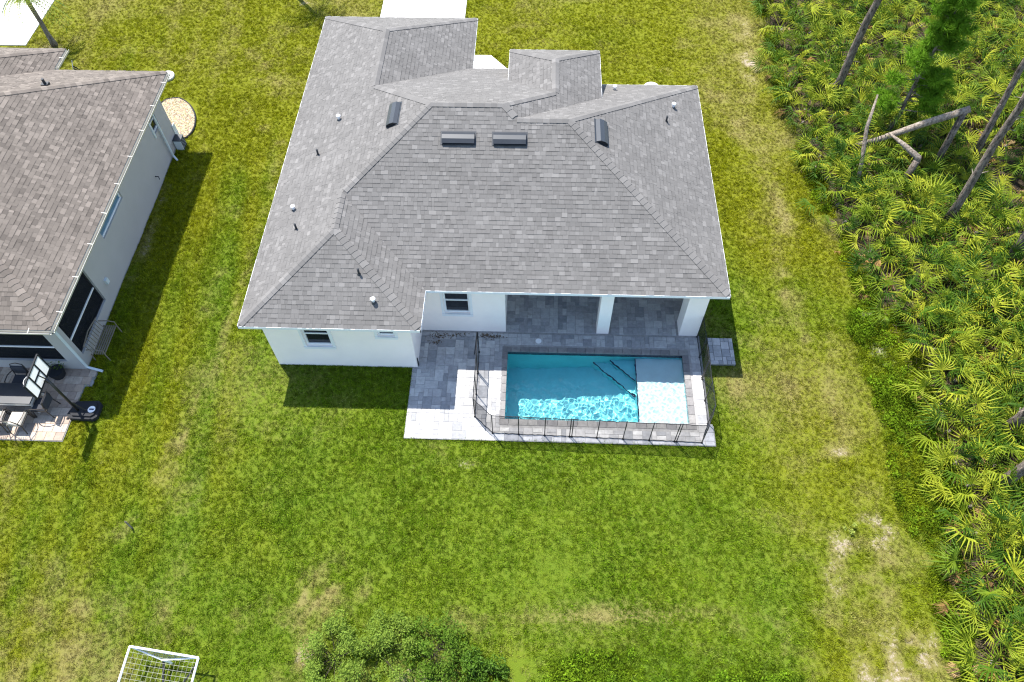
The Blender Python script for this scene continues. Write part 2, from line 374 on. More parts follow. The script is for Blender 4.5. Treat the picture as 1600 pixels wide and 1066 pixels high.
# ------------------------------------------------------------------ shingle roofs
EXPO = .143
def pick(pal):
    r = random.random(); a = 0
    for p, c in pal:
        a += p
        if r <= a: return c
    return pal[-1][1]
PAL = [(.38, .166), (.22, .156), (.20, .176), (.14, .192), (.06, .215)]
def gcol(v): return (v*1.0, v*.985, v*.985)
SH_W = (.09, .13, .18, .24)
CAPS_MAX = 300
def shingle_poly(pl, a0, a1, k, t):
    b0, b1 = k*EXPO, (k+1)*EXPO
    q = clip(clip(clip(clip(pl, 0, a0, False), 0, a1, True), 1, b0, False), 1, b1, True)
    return q
def make_roof(planes, caps, roof, mat, skip=None, n_parts=300, vis=None):
    """planes: (polygon in plan, eave point, inward plan direction, z at eave, slope)"""
    rest = MB(); rc = []; rv = []; full = []
    for poly, ep, din, ze, s in planes:
        L = math.sqrt(1+s*s); dv = Vector((din[0], din[1], 0)); e = Vector((din[1], -din[0], 0))
        u = Vector((din[0]/L, din[1]/L, s/L)); n = e.cross(u)
        if n.z < 0: e = -e; n = e.cross(u)
        O = Vector((ep[0], ep[1], ze))
        pl = [((Vector((x-ep[0], y-ep[1], 0))).dot(e), (Vector((x-ep[0], y-ep[1], 0))).dot(dv)*L) for x, y in poly]
        if area(pl) < 0: pl = pl[::-1]
        bmax = max(p[1] for p in pl); amin = min(p[0] for p in pl); amax = max(p[0] for p in pl)
        for k in range(int(bmax/EXPO)+1):
            a = amin-random.random()*.3
            while a < amax:
                wd = random.choices(SH_W, (2, 4, 4, 2))[0]; a1 = a+wd
                ci = pick(PAL); th = random.choice((.002, .003, .008, .010))
                q = shingle_poly(pl, a, a1-.003, k, th)
                if len(q) >= 3 and abs(area(q)) > 1e-4:
                    ctr = O+e*((a+a1)/2)+u*((k+.5)*EXPO)
                    if vis is not None and not vis(ctr):
                        a = a1; continue
                    if abs(abs(area(q))-(wd-.003)*EXPO) < 1e-6:
                        full.append((dist_cam(ctr), a, a1, k, wd, ci, th, O, e, u, n))
                    else:
                        add_shingle(rest, rc, rv, q, k, ci, th, O, e, u, n)
                a = a1
    full.sort(key=lambda r: r[0]); cache = {}
    for r in full[n_parts:]:
        _, a, a1, k, wd, ci, th, O, e, u, n = r
        add_shingle(rest, rc, rv, [(a, k*EXPO), (a1-.003, k*EXPO), (a1-.003, (k+1)*EXPO), (a, (k+1)*EXPO)], k, ci, th, O, e, u, n)
    for r in full[:n_parts]:
        _, a, a1, k, wd, ci, th, O, e, u, n = r
        key = (wd, ci, th)
        if key not in cache:
            mb = MB(); c2 = []; v2 = []
            add_shingle(mb, c2, v2, [(0, 0), (wd-.003, 0), (wd-.003, EXPO), (0, EXPO)], 0, ci, th, Vector(), Vector((1,0,0)), Vector((0,1,0)), Vector((0,0,1)))
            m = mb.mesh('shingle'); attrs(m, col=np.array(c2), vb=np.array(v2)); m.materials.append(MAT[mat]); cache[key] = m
        o = bpy.data.objects.new('shingle', cache[key]); col.objects.link(o); o.parent = roof
        R = Matrix((e, u, n)).transposed().to_4x4(); R.translation = O+e*a+u*(k*EXPO); o.matrix_local = R
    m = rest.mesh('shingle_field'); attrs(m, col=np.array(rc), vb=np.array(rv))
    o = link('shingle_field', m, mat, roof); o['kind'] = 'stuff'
    # ridge and hip caps
    cl = []
    for (p, q, n1, n2) in caps:
        p = Vector(p); q = Vector(q); d = (q-p).normalized(); p = p+d*(.11 if abs(d.z) > .05 else 0); d = (q-p); Ln = d.length; d.normalize(); N = int(Ln/.19)
        for i in range(N):
            cl.append((dist_cam(p+d*(i+.5)*Ln/N), p+d*(i*Ln/N), d, Ln/N, Vector(n1), Vector(n2)))
    if vis is not None: cl = [c for c in cl if vis(c[1])]
    cl.sort(key=lambda r: r[0]); ccache = {}; rest = MB(); rc = []; rv = []
    for idx, (_, p, d, ln, n1, n2) in enumerate(cl):
        ci = pick(PAL)*1.06; upv = (n1+n2).normalized(); sd = d.cross(upv).normalized()
        if n1.dot(sd) < n2.dot(sd): n1, n2 = n2, n1
        def cap(mb, c2, v2, p, d, sd, upv, n1, n2):
            s1 = (n1.cross(d)); s1 = s1 if s1.dot(sd) > 0 else -s1
            s2 = (n2.cross(d)); s2 = s2 if s2.dot(sd) < 0 else -s2
            vs = []
            for (t, h) in ((-.01, .03), (ln, .018)):
                for w, sv, nv in ((.125, s1, n1), (0, s1, upv), (.125, s2, n2)):
                    vs.append(p+d*t+sv.normalized()*w+nv*h)
                for w, sv, nv in ((.125, s1, n1), (.125, s2, n2)):
                    vs.append(p+d*t+sv.normalized()*w-nv*.01)
            mb.add(vs, [(0,1,6,5),(1,2,7,6),(3,0,5,8),(2,4,9,7),(0,3,4,2,1),(5,6,7,9,8)])
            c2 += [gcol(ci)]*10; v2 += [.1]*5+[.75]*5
        if idx < CAPS_MAX and n_parts > 200:
            key = (round(n1.dot(n2), 2), round(d.dot(n1), 2), round(d.dot(n2), 2), round(ci, 3), round(ln, 3))
            R = Matrix((sd, d, upv)).transposed()
            if key not in ccache:
                mb = MB(); c2 = []; v2 = []; Ri = R.transposed()
                cap(mb, c2, v2, Vector(), Vector((0,1,0)), Vector((1,0,0)), Vector((0,0,1)), Ri@n1, Ri@n2)
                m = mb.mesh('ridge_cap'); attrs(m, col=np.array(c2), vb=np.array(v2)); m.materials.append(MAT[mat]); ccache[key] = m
            o = bpy.data.objects.new('ridge_cap', ccache[key]); col.objects.link(o); o.parent = roof
            R4 = R.to_4x4(); R4.translation = p; o.matrix_local = R4
        else: cap(rest, rc, rv, p, d, sd, upv, n1, n2)
    if rest.v:
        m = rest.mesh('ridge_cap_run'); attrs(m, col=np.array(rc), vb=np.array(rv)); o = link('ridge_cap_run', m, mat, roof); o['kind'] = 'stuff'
def add_shingle(mb, rc, rv, q, k, ci, th, O, e, u, n):
    N = len(q); vs = []; kb = 1.0 if random.random() < .5 else .72  # weaker band on random shingles breaks the painted shadow into dashes
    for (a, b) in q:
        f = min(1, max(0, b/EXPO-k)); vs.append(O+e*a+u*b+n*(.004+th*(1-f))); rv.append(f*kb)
    for (a, b) in q:
        vs.append(O+e*a+u*b+n*(-.002)); rv.append(.5)
    c = gcol(ci*random.uniform(.95, 1.05)); rc += [c]*(2*N)
    mb.add(vs, [tuple(range(N))]+[(N+i, N+(i+1) % N, (i+1) % N, i) for i in range(N)])
def roof_deck(planes, roof_parent, name, mat):
    mb = MB()
    for poly, ep, din, ze, s in planes:
        vs = [(x, y, ze+s*((x-ep[0])*din[0]+(y-ep[1])*din[1])-.004) for x, y in poly]
        if area(poly) < 0: vs = vs[::-1]
        mb.add(vs, [tuple(range(len(vs)))])
    m = mb.mesh(name); attrs(m, col=np.full((len(mb.v), 3), .11), vb=np.zeros(len(mb.v))); return link(name, m, mat, roof_parent)

S = .498; ZE = 2.8
xL, xR, yN, xW, yR, yF, yG, xG, xA = 0, 14.99, 1.51, 5.55, 11.60, 12.48, 15.76, 6.35, 7.83
xP, xPl, zP, yPf = 11.2, 7.83, 3.85, 12.2
wl = xW/2; hm = (yF-yN)/2; ym = (yN+yF)/2; hg = xG/2; hr = (yR-yN)/2; xB = xA+hm-hr
hp = (xP-xPl)/2; xq = (xP+xPl)/2; yq = yF-(zP+S*hp-ZE)/S; yv = yR-(zP-ZE)/S; yv2 = yF-(zP-ZE)/S
zA = lambda h: ZE+S*h
house = thing('white_house', 'white stucco house with grey shingle hip roof and covered lanai beside the pool', 'house', (7.5, 8, ZL))
planes = [
 ([(0,0),(wl,wl),(wl,yN+wl),(hm,ym),(hg,yF-hg),(hg,yG-hg),(0,yG)], (0,0), (1,0), ZE, S),
 ([(0,0),(xW,0),(wl,wl)], (0,0), (0,1), ZE, S),
 ([(xW,0),(xW,yN),(wl,yN+wl),(wl,wl)], (xW,0), (-1,0), ZE, S),
 ([(xW,yN),(xR,yN),(xR-hr,yN+hr),(xB,yN+hr),(xA,ym),(hm,ym),(wl,yN+wl)], (0,yN), (0,1), ZE, S),
 ([(xR,yN),(xR,yR),(xR-hr,yN+hr)], (xR,0), (-1,0), ZE, S),
 ([(xR,yR),(xR-hr,yN+hr),(xB,yN+hr),(xP,yv),(xP-.4,yv),(xP-.4,yR)], (0,yR), (0,-1), ZE, S),
 ([(hm,ym),(xA,ym),(xq,yq),(xPl,yv2),(xPl+.4,yv2),(xPl+.4,yF),(xG,yF),(hg,yF-hg)], (0,yF), (0,-1), ZE, S),
 ([(0,yG),(hg,yG-hg),(xG,yG)], (0,yG), (0,-1), ZE, S),
 ([(xG,yG),(hg,yG-hg),(hg,yF-hg),(xG,yF)], (xG,0), (-1,0), ZE, S),
 ([(xP,yPf),(xq,yPf-hp),(xq,yq),(xA,ym),(xB,yN+hr),(xP,yv)], (xP,0), (-1,0), zP, S),
 ([(xPl,yPf),(xPl,yv2),(xq,yq),(xq,yPf-hp)], (xPl,0), (1,0), zP, S),
 ([(xPl,yPf),(xq,yPf-hp),(xP,yPf)], (0,yPf), (0,-1), zP, S)]
c_ = 1/math.sqrt(1+S*S); nl, nr, nn, nf = (-S*c_,0,c_), (S*c_,0,c_), (0,-S*c_,c_), (0,S*c_,c_)
caps = [((0,0,ZE),(wl,wl,zA(wl)),nl,nn), ((xW,0,ZE),(wl,wl,zA(wl)),nr,nn), ((wl,wl,zA(wl)),(wl,yN+wl,zA(wl)),nl,nr),
 ((wl,yN+wl,zA(wl)),(hm,ym,zA(hm)),nl,nn), ((hm,ym,zA(hm)),(xA,ym,zA(hm)),nn,nf), ((xB,yN+hr,zA(hr)),(xA,ym,zA(hm)),nn,nr),
 ((xB,yN+hr,zA(hr)),(xR-hr,yN+hr,zA(hr)),nn,nf), ((xR,yN,ZE),(xR-hr,yN+hr,zA(hr)),nn,nr), ((xR,yR,ZE),(xR-hr,yN+hr,zA(hr)),nf,nr),
 ((hg,yF-hg,zA(hg)),(hm,ym,zA(hm)),nl,nf), ((hg,yG-hg,zA(hg)),(hg,yF-hg,zA(hg)),nl,nr), ((0,yG,ZE),(hg,yG-hg,zA(hg)),nl,nf),
 ((xG,yG,ZE),(hg,yG-hg,zA(hg)),nr,nf), ((xq,yq,zP+S*hp),(xA,ym,zA(hm)),nr,nf), ((xq,yPf-hp,zP+S*hp),(xq,yq,zP+S*hp),nl,nr),
 ((xPl,yPf,zP),(xq,yPf-hp,zP+S*hp),nl,nf), ((xP,yPf,zP),(xq,yPf-hp,zP+S*hp),nr,nf)]
roof = roof_deck(planes, None, 'roof', 'shingle'); put_under(roof, house); roof['label'] = 'grey shingle hip roof of many faces'
WM[roof.name] = Matrix()
make_roof(planes, caps, roof, 'shingle')
# eave boards
def fascia(parent, pts, z0, z1, mat, t=.025, inward=1, closed=False):
    for i in range(len(pts)-1):
        p, q = Vector((*pts[i], 0)), Vector((*pts[i+1], 0)); d = (q-p).normalized(); nrm = Vector((-d.y, d.x, 0))*t*inward
        poly = [(p.x, p.y), (q.x, q.y), ((q+nrm).x, (q+nrm).y), ((p+nrm).x, (p+nrm).y)]
        if area(poly) < 0: poly = poly[::-1]
        MB().prism(poly, z0, z1).build('fascia_board', mat, parent)
i_ = -.012
eave = [(xL+i_,yG-i_),(xL+i_,i_),(xW-i_,i_),(xW-i_,yN+i_),(xR-i_,yN+i_),(xR-i_,yR-i_),(xP-.4,yR-i_)]
fascia(house, eave, ZE-.10, ZE+.004, 'trim')
fascia(house, [(xPl+.4,yF-i_),(xG-i_,yF-i_),(xG-i_,yG-i_),(xL+i_,yG-i_)], ZE-.10, ZE+.004, 'trim')
fascia(house, [(xP-i_,yv),(xP-i_,yPf-i_),(xPl+i_,yPf-i_),(xPl+i_,yv2)], zP-.10, zP+.004, 'trim')
o_ = .44
def soffit(poly, z, name='soffit'): MB().prism(poly, z, z+.02).build(name, 'soffit', house)
zs = ZE-.09
soffit([(.035,.035),(xW-.035,.035),(xW-.035,o_),(.035,o_)], zs)
soffit([(.035,o_+.002),(o_,o_+.002),(o_,yG-.04),(.035,yG-.04)], zs)
soffit([(xW-o_,o_+.002),(xW-.035,o_+.002),(xW-.035,yN+.03),(xW-o_,yN+.03)], zs)
soffit([(xW-o_,yN+.035),(xR-.035,yN+.035),(xR-.035,yN+o_),(xW-o_,yN+o_)], zs)
soffit([(xR-o_,yN+o_+.002),(xR-.035,yN+o_+.002),(xR-.035,yR-.04),(xR-o_,yR-.04)], zs)
soffit([(xP-.42,yv),(xP-.035,yv),(xP-.035,yPf-.04),(xP-.42,yPf-.04)], zP-.09)
soffit([(xPl+.035,yv2),(xPl+.42,yv2),(xPl+.42,yPf-.04),(xPl+.035,yPf-.04)], zP-.09)

# walls with openings (openings in along-wall coordinate, z)
def wall(parent, axis, c, a0, a1, z0, z1, th, holes=(), mat='stucco', name='wall'):
    """axis 'x': wall runs along x with its outer face at y=c, thickness th towards +y (th<0: the other way)"""
    mb = MB(); cuts = sorted(set([a0, a1]+[h[0] for h in holes]+[h[1] for h in holes]))
    def b(p, q, zz0, zz1):
        if zz1-zz0 < 1e-4: return
        lo, hi = min(c, c+th), max(c, c+th)
        mb.box(p, q, lo, hi, zz0, zz1) if axis == 'x' else mb.box(lo, hi, p, q, zz0, zz1)
    for p, q in zip(cuts[:-1], cuts[1:]):
        hs = sorted([h for h in holes if h[0] <= p+1e-6 and h[1] >= q-1e-6], key=lambda h: h[2]); z = z0
        for h in hs: b(p, q, z, h[2]); z = h[3]
        b(p, q, z, z1)
    return mb.build(name, mat, parent)
def window(parent, axis, c, a0, a1, z0, z1, th, rail=True, sgn=1, label=None, trim=True, pane='glass'):
    w = MB(); f = .06
    def B(mb, p, q, d0, d1, zz0, zz1):
        lo, hi = sorted((c+sgn*d0, c+sgn*d1))
        return mb.box(p, q, lo, hi, zz0, zz1) if axis == 'x' else mb.box(lo, hi, p, q, zz0, zz1)
    B(w, a0, a1, .06, .12, z0, z0+f); B(w, a0, a1, .06, .12, z1-f, z1); B(w, a0, a0+f, .06, .12, z0+f, z1-f); B(w, a1-f, a1, .06, .12, z0+f, z1-f)
    o = w.build('window', 'frame', parent)
    if label: o['label'] = label
    zm = z0+(z1-z0)*.57
    if rail:
        B(MB(), a0+f, a1-f, .055, .115, zm, zm+.055).build('meeting_rail', 'frame', o)
        B(MB(), a0+f, a1-f, .10, .108, z0+f, zm).build('pane', pane, o); B(MB(), a0+f, a1-f, .085, .093, zm+.055, z1-f).build('pane', pane, o)
    else: B(MB(), a0+f, a1-f, .09, .1, z0+f, z1-f).build('pane', pane, o)
    if trim:
        tb = .09
        B(MB(), a0-tb, a1+tb, -.05, .0, z0-tb-.02, z0-.004).build('sill', 'trim', o)
        m = MB(); B(m, a0-tb, a0-.004, -.025, 0, z0, z1+.02); B(m, a1+.004, a1+tb, -.025, 0, z0, z1+.02); m.build('surround', 'trim', o)
    return o
zT = ZE-.075
ww = (1.65, 2.50, 1.15, 2.20); wt = (4.05, 4.60, 1.80, 2.10); mw = (5.98, 6.83, 1.02, 2.12)
wall(house, 'x', .44, .44, 5.11, ZL-.2, zT, .2, (ww, wt))
wall(house, 'y', .44, .641, 15.32, ZL-.2, zT, .2)
wall(house, 'y', 5.11, .641, 1.95, ZL-.2, zT, -.2)
wall(house, 'x', 1.95, 5.11-.2, 8.0, ZL-.2, zT, .2, (mw,))
wall(house, 'y', 8.0, 2.151, 4.8, ZL-.2, zT, -.2)
wall(house, 'x', 4.8, 8.0, 14.35, ZL-.2, zT, .2, ((9.2, 12.4, 0.0, 2.2),))
wall(house, 'y', 14.55, 2.56, 11.16, ZL-.2, zT, -.2)
wall(house, 'x', 11.16, 11.0, 14.55, ZL-.2, zT, -.2)
wall(house, 'x', 15.32, .641, 5.91, ZL-.2, zT, -.2)
wall(house, 'y', 5.91, 12.0, 15.11, ZL-.2, zT, -.2)
wall(house, 'x', 12.04, 5.91, 8.24, ZL-.2, zT, -.2)
wall(house, 'y', xPl+.42, 9.4, 11.8, ZL-.2, zP-.15, .2)
wall(house, 'y', xP-.42, 8.6, 11.8, ZL-.2, zP-.15, -.2)
wall(house, 'x', 11.8, xPl+.62, xP-.62, ZL-.2, zP-.15, -.2, ((8.9, 10.1, 0, 2.6),))
MB().box(11.11, 11.52, 1.95, 2.36, 0, zT-.25).build('column', 'stucco', house)['label'] = 'white square lanai column'
MB().box(13.92, 14.55, 1.95, 2.555, ZL-.2, zT-.25).build('column', 'stucco', house)['label'] = 'wide white corner pier of the lanai'
MB().box(8.001, 14.55, 1.95, 2.30, zT-.249, zT).build('beam', 'stucco', house)
MB().box(8.001, 14.349, 2.301, 4.799, zT-.1, zT-.06).build('lanai_ceiling', 'ceil', house)
window(house, 'x', .44, *ww[:2], ww[2], ww[3], .2, label='double hung window of the left wing'); window(house, 'x', .44, *wt[:2], wt[2], wt[3], .2, rail=False, label='small high window of the left wing')
window(house, 'x', 1.95, *mw[:2], mw[2], mw[3], .2, label='double hung window near the lanai')
sd_ = MB(); [sd_.box(9.2+k*.8, 9.2+k*.8+.06, 4.82, 4.9, .0, 2.2) for k in range(4)]; sd_.box(12.34, 12.4, 4.82, 4.9, 0, 2.2); sd = sd_.build('sliding_door', 'frame', house)
for k in range(4): MB().box(9.26+k*.8, 10.0+k*.8-(.06 if k == 3 else 0), 4.85, 4.86, .02, 2.18).build('pane', 'glass', sd)
MB().box(5.115, 5.17, .60, .72, 1.9, 2.08).build('wall_lamp', 'black_metal', house)
MB().tube([(5.135,.50,0),(5.135,.50,.45)], .02).build('pipe', 'dark_pipe', house)

# roof furniture: each is bolted to the roof, hence a part of the house
def onroof(x, y, din, ep, ze=ZE): return ze+S*((x-ep[0])*din[0]+(y-ep[1])*din[1])
def ridge_vent(x, y, din, ep, w=1.04, d=.42):
    z = onroof(x, y, din, ep)+.012; L = math.sqrt(1+S*S); u = Vector((din[0]/L, din[1]/L, S/L)); e = Vector((din[1], -din[0], 0)); n = e.cross(u)
    if n.z < 0: e = -e; n = e.cross(u)
    O = Vector((x, y, z)); P = lambda a, b, h: O+e*a+u*b+n*h
    prof = [(-d*.5, .0), (-d*.5, .03), (-d*.34, .035), (-d*.34, .10), (-d*.42, .125), (d*.1, .16), (d*.42, .09), (d*.5, .0)]
    def sweep(pr, w0, w1):
        N = len(pr); vs = [P(w0, b, h) for b, h in pr]+[P(w1, b, h) for b, h in pr]
        return MB().add(vs, [tuple(range(N-1,-1,-1)), tuple(range(N, 2*N))]+[(i, (i+1) % N, N+(i+1) % N, N+i) for i in range(N)])
    v = sweep([(-d*.42,.075),(-d*.44,.095),(-d*.1,.125),(d*.25,.11),(d*.5,.02),(d*.5,0),(d*.3,.0),(d*.2,.075),(-d*.1,.1)], -w/2, w/2).build('roof_vent', 'vent_metal', house)
    v['label'] = 'dark metal off-ridge roof vent'
    sweep([(-d*.5,.0),(-d*.5,.055),(-d*.46,.055),(-d*.40,.0)], -w/2, w/2).build('baffle', 'vent_metal', v)
    sweep([(-d*.36,.0),(-d*.36,.072),(d*.15,.072),(d*.25,.0)], -w/2+.006, w/2-.006).build('throat', 'vent_dark', v)
    sweep([(-d*.5,-.004),(-d*.5,.006),(d*.6,.006),(d*.6,-.004)], -w/2-.05, w/2+.05).build('flashing', 'vent_metal', v)
for x in (6.41, 8.05): ridge_vent(x, 5.93, (0,1), (0,yN))
ridge_vent(4.18, 7.14, (1,0), (0,0)); ridge_vent(11.0, 6.55, (-1,0), (xR,0))
def pipe_vent(x, y, din, ep, white, h=.16, r=.04):
    z = onroof(x, y, din, ep); m = 'white_pvc' if white else 'dark_pipe'
    v = MB().tube([(x,y,z-.05),(x,y,z+h)], r, 10).build('vent_pipe', m, house, True)
    v['label'] = 'white capped vent pipe' if white else 'dark plumbing vent pipe'
    if white: MB().tube([(x,y,z+h-.02),(x,y,z+h+.03),(x,y,z+h+.07)], [r*1.9, r*1.9, r*.7], 12).build('cap', m, v)
    MB().tube([(x,y,z-.08),(x,y,z+.03)], [r*3, r*1.3], 12).build('boot', 'dark_pipe' if not white else 'vent_metal', v)
for x, y, d_, e_, w in [(1.97,8.21,(1,0),(0,0),1),(1.43,6.72,(1,0),(0,0),0),(1.0,4.34,(1,0),(0,0),1),(1.31,3.37,(1,0),(0,0),0),(4.1,.75,(0,1),(0,0),1),(3.61,1.52,(0,1),(0,0),0),
                        (13.82,9.61,(-1,0),(xR,0),1),(13.46,8.63,(-1,0),(xR,0),0),(11.76,10.71,(0,-1),(0,yR),1)]:
    pipe_vent(x, y, d_, e_, w, .15 if w else .24, .04 if w else .034)

# ------------------------------------------------------------------ patio of pavers
G = .150
SIZES = [(2,2),(2,1),(1,2),(2,3),(3,2),(1,1)]
PCOL = [(.37,.36,.355),(.31,.305,.305),(.42,.41,.40),(.26,.26,.265),(.46,.45,.435)]
pav_cache = {}
def paver_mesh(w, h, ci):
    key = (round(w,4), round(h,4), ci)
    if key not in pav_cache:
        mb = MB().bbox(0, w-.007, 0, h-.007, -.05, 0, .006); m = mb.mesh('paver'); attrs(m, col=np.full((len(mb.v), 3), 1)*np.array(PCOL[ci])); m.materials.append(MAT['paver']); pav_cache[key] = m
    return pav_cache[key]
def lay(x0, y0, nx, ny, blocked):
    occ = np.zeros((nx, ny), bool); out = []
    for i in range(nx):
        for j in range(ny):
            if blocked(x0+(i+.5)*G, y0+(j+.5)*G): occ[i, j] = True
    for j in range(ny):
        for i in range(nx):
            if occ[i, j]: continue
            opts = [s for s in SIZES if i+s[0] <= nx and j+s[1] <= ny and not occ[i:i+s[0], j:j+s[1]].any()]
            wts = [{(2,2):5,(2,1):5,(1,2):5,(2,3):1.5,(3,2):1.5,(1,1):1.2}[s] for s in opts]
            s = random.choices(opts, wts)[0]; occ[i:i+s[0], j:j+s[1]] = True
            out.append((x0+i*G, y0+j*G, s[0]*G, s[1]*G))
    return out
PX0, PX1, PY0, PY1 = 4.95, 14.70, -2.18, 1.93
CO = (7.90, 14.18, -1.65, 1.35)      # outer line of the coping
pc = lay(PX0, PY0, 65, 27, lambda x, y: (CO[0]-.02 < x < CO[1]+.02 and CO[2]-.02 < y < CO[3]+.02) or (x < 5.12 and y > .42) or (x > 14.62 and y > -1.5))
pl_ = lay(8.0, 1.94, 43, 19, lambda x, y: (11.1 < x < 11.53 and y < 2.37) or (x > 13.9 and y < 2.56) or x > 14.35)
patio = thing('patio', 'grey mixed size paver patio around the pool and under the lanai', None, (9.8, 0, 0), kind='structure')
bd = MB()
for a in [(PX0-.02, CO[0]+.1, PY0-.02, .43), (5.1, CO[0]+.1, .431, 1.96), (CO[0]+.101, CO[1]-.1, PY0-.02, CO[2]+.06), (CO[0]+.101, CO[1]-.1, CO[3]-.06, 1.96), (CO[1]-.099, PX1+.02, PY0-.02, -1.5), (CO[1]-.099, 14.62, -1.499, 1.96), (8.0, 14.36, 1.961, 4.8)]: bd.box(*a[:4], ZL-.15, -.012)
bd.build('sand_bed', 'sandbed', patio)
allp = sorted([(dist_cam((x, y, 0)), x, y, w, h) for x, y, w, h in pc+pl_])
rest = MB(); rcol = []
for k, (_, x, y, w, h) in enumerate(allp):
    ci = random.choices(range(5), (5, 4, 4, 2, 2))[0]; z = random.uniform(-.002, .002)
    if k < 300:
        o = bpy.data.objects.new('paver', paver_mesh(w, h, ci)); col.objects.link(o); o.parent = patio; o.location = (x-9.8, y, z)
    else:
        rest.bbox(x, x+w-.007, y, y+h-.007, z-.05, z, .006); rcol += [PCOL[ci]]*12
m = rest.mesh('paver_field'); attrs(m, col=np.array(rcol)); o = link('paver_field', m, 'paver', patio); o['kind'] = 'stuff'
# small separate pad
pad = thing('paver_pad', 'small square pad of grey pavers on the grass right of the pool', None, (15.3, 1.3, ZL), kind='structure')
MB().box(14.90, 15.70, .80, 1.84, ZL-.1, ZL+.08).build('sand_bed', 'sandbed', pad)
for x, y, w, h in lay(14.88, .79, 6, 7, lambda x, y: False):
    o = bpy.data.objects.new('paver', paver_mesh(w*.9, h, random.choice((0,0,1,3)))); col.objects.link(o); o.parent = pad
    o.location = (14.88+(x-14.88)*.92-15.3, y-1.3, .125+random.uniform(-.003, .003))
lid = MB().disc((9.13, 1.58), .10, .004, .016, 24).build('skimmer_lid', 'white_pvc'); tag(lid, 'small round white skimmer lid set in the pavers behind the pool', 'lid')
MB().disc((9.13, 1.58), .03, .0165, .02, 12).build('plug', 'white_pvc', lid)

# ------------------------------------------------------------------ pool
pool = thing('swimming_pool', 'rectangular turquoise swimming pool with shallow sun shelf and grey coping', 'pool', (11, -.1, -1.2))
WX0, WX1, WY0, WY1, WZ = 8.09, 13.98, -1.43, 1.16, -.13
SHX = 12.41
t = NT('pool_plaster'); k = t.ramp(t.noise(3, 5, .6, t.pos()), [(.3, .93), (.7, 1.04)])
t.bump(t.noise(70, 3, .6, t.pos()), .15, .004); MAT['plaster'] = t.fin(t.mix(1.0, (.21, .70, .76), k, 'MULTIPLY'), .7, .3)  # deep teal stands in for light absorbed by the water, shelf paler
t = NT('shelf_plaster'); k = t.ramp(t.noise(3, 5, .6, t.pos()), [(.3, .93), (.7, 1.04)]); MAT['plaster_s'] = t.fin(t.mix(1.0, (.60, .79, .82), k, 'MULTIPLY'), .7, .3)
MAT['tile'] = plain('waterline_tile', (.045, .055, .075), .25, .5, var=.3, scale=14)
MAT['trimtile'] = plain('step_tile', (.008, .03, .10), .3, .5, var=.3, scale=14)
COPC = [(.205,.195,.19),(.18,.172,.17),(.23,.22,.21)]
def floor_z(x): return -1.05-.45*min(1, max(0, (SHX-x)/3.2))
def shell():
    mb = MB(); q = lambda *p: mb.add(p, [(0,1,2,3)])
    n = 12; xs = [WX0+(SHX-WX0)*i/n for i in range(n+1)]
    for a, b in zip(xs[:-1], xs[1:]):
        q((a,WY0,floor_z(a)),(b,WY0,floor_z(b)),(b,WY1,floor_z(b)),(a,WY1,floor_z(a)))
        q((b,WY0,floor_z(b)),(a,WY0,floor_z(a)),(a,WY0,-.22),(b,WY0,-.22)); q((a,WY1,floor_z(a)),(b,WY1,floor_z(b)),(b,WY1,-.22),(a,WY1,-.22))
    q((WX0,WY0,floor_z(WX0)),(WX0,WY1,floor_z(WX0)),(WX0,WY1,-.22),(WX0,WY0,-.22))
    q((SHX,WY1,-1.05),(SHX,WY0,-1.05),(SHX,WY0,-.38),(SHX,WY1,-.38))
    sf = MB().add([(SHX,WY0,-.38),(WX1,WY0,-.38),(WX1,WY1,-.38),(SHX,WY1,-.38)], [(0,1,2,3)])
    q((WX1,WY0,-.38),(SHX,WY0,-.38),(SHX,WY0,-.22),(WX1,WY0,-.22)); q((SHX,WY1,-.38),(WX1,WY1,-.38),(WX1,WY1,-.22),(SHX,WY1,-.22))
    sf.add([(WX1,WY1,-.38),(WX1,WY0,-.38),(WX1,WY0,-.22),(WX1,WY1,-.22)], [(0,1,2,3)]).build('sun_shelf', 'plaster_s', pool).cycles.is_caustics_receiver = True
    return mb.build('shell', 'plaster', pool)
sh = shell()
# corner steps in the deep part, with dark tile edges
for k, (r, z) in enumerate(((.80, -.58), (1.32, -.82))):
    st = MB().prism([(SHX-.001, WY1-.001), (SHX-r*1.05, WY1-.001), (SHX-.001, WY1-r)], -1.2, z).build('step', 'plaster', pool); st.cycles.is_caustics_receiver = True
    a, b = Vector((SHX-r*1.05, WY1-.02)), Vector((SHX-.02, WY1-r)); d = (b-a).normalized(); nn_ = Vector((d.y, -d.x))
    if nn_.dot(Vector((-1, -1))) < 0: nn_ = -nn_
    pp = [a+nn_*.004, b+nn_*.004, b-nn_*.032, a-nn_*.032]
    MB().prism([(p.x, p.y) for p in pp], z-.03, z+.006).build('tile_edge', 'trimtile', pool)
MB().box(SHX-.006, SHX+.03, WY0+.01, WY1-.01, -.42, -.373).build('tile_edge', 'trimtile', pool)
tb = MB()
tb.box(WX0-.08, WX0, WY0-.08, WY1+.08, -.24, -.055); tb.box(WX1, WX1+.08, WY0-.08, WY1+.08, -.24, -.055); tb.box(WX0, WX1, WY0-.08, WY0, -.24, -.055); tb.box(WX0, WX1, WY1, WY1+.08, -.24, -.055)
tb.build('waterline_tile', 'tile', pool)
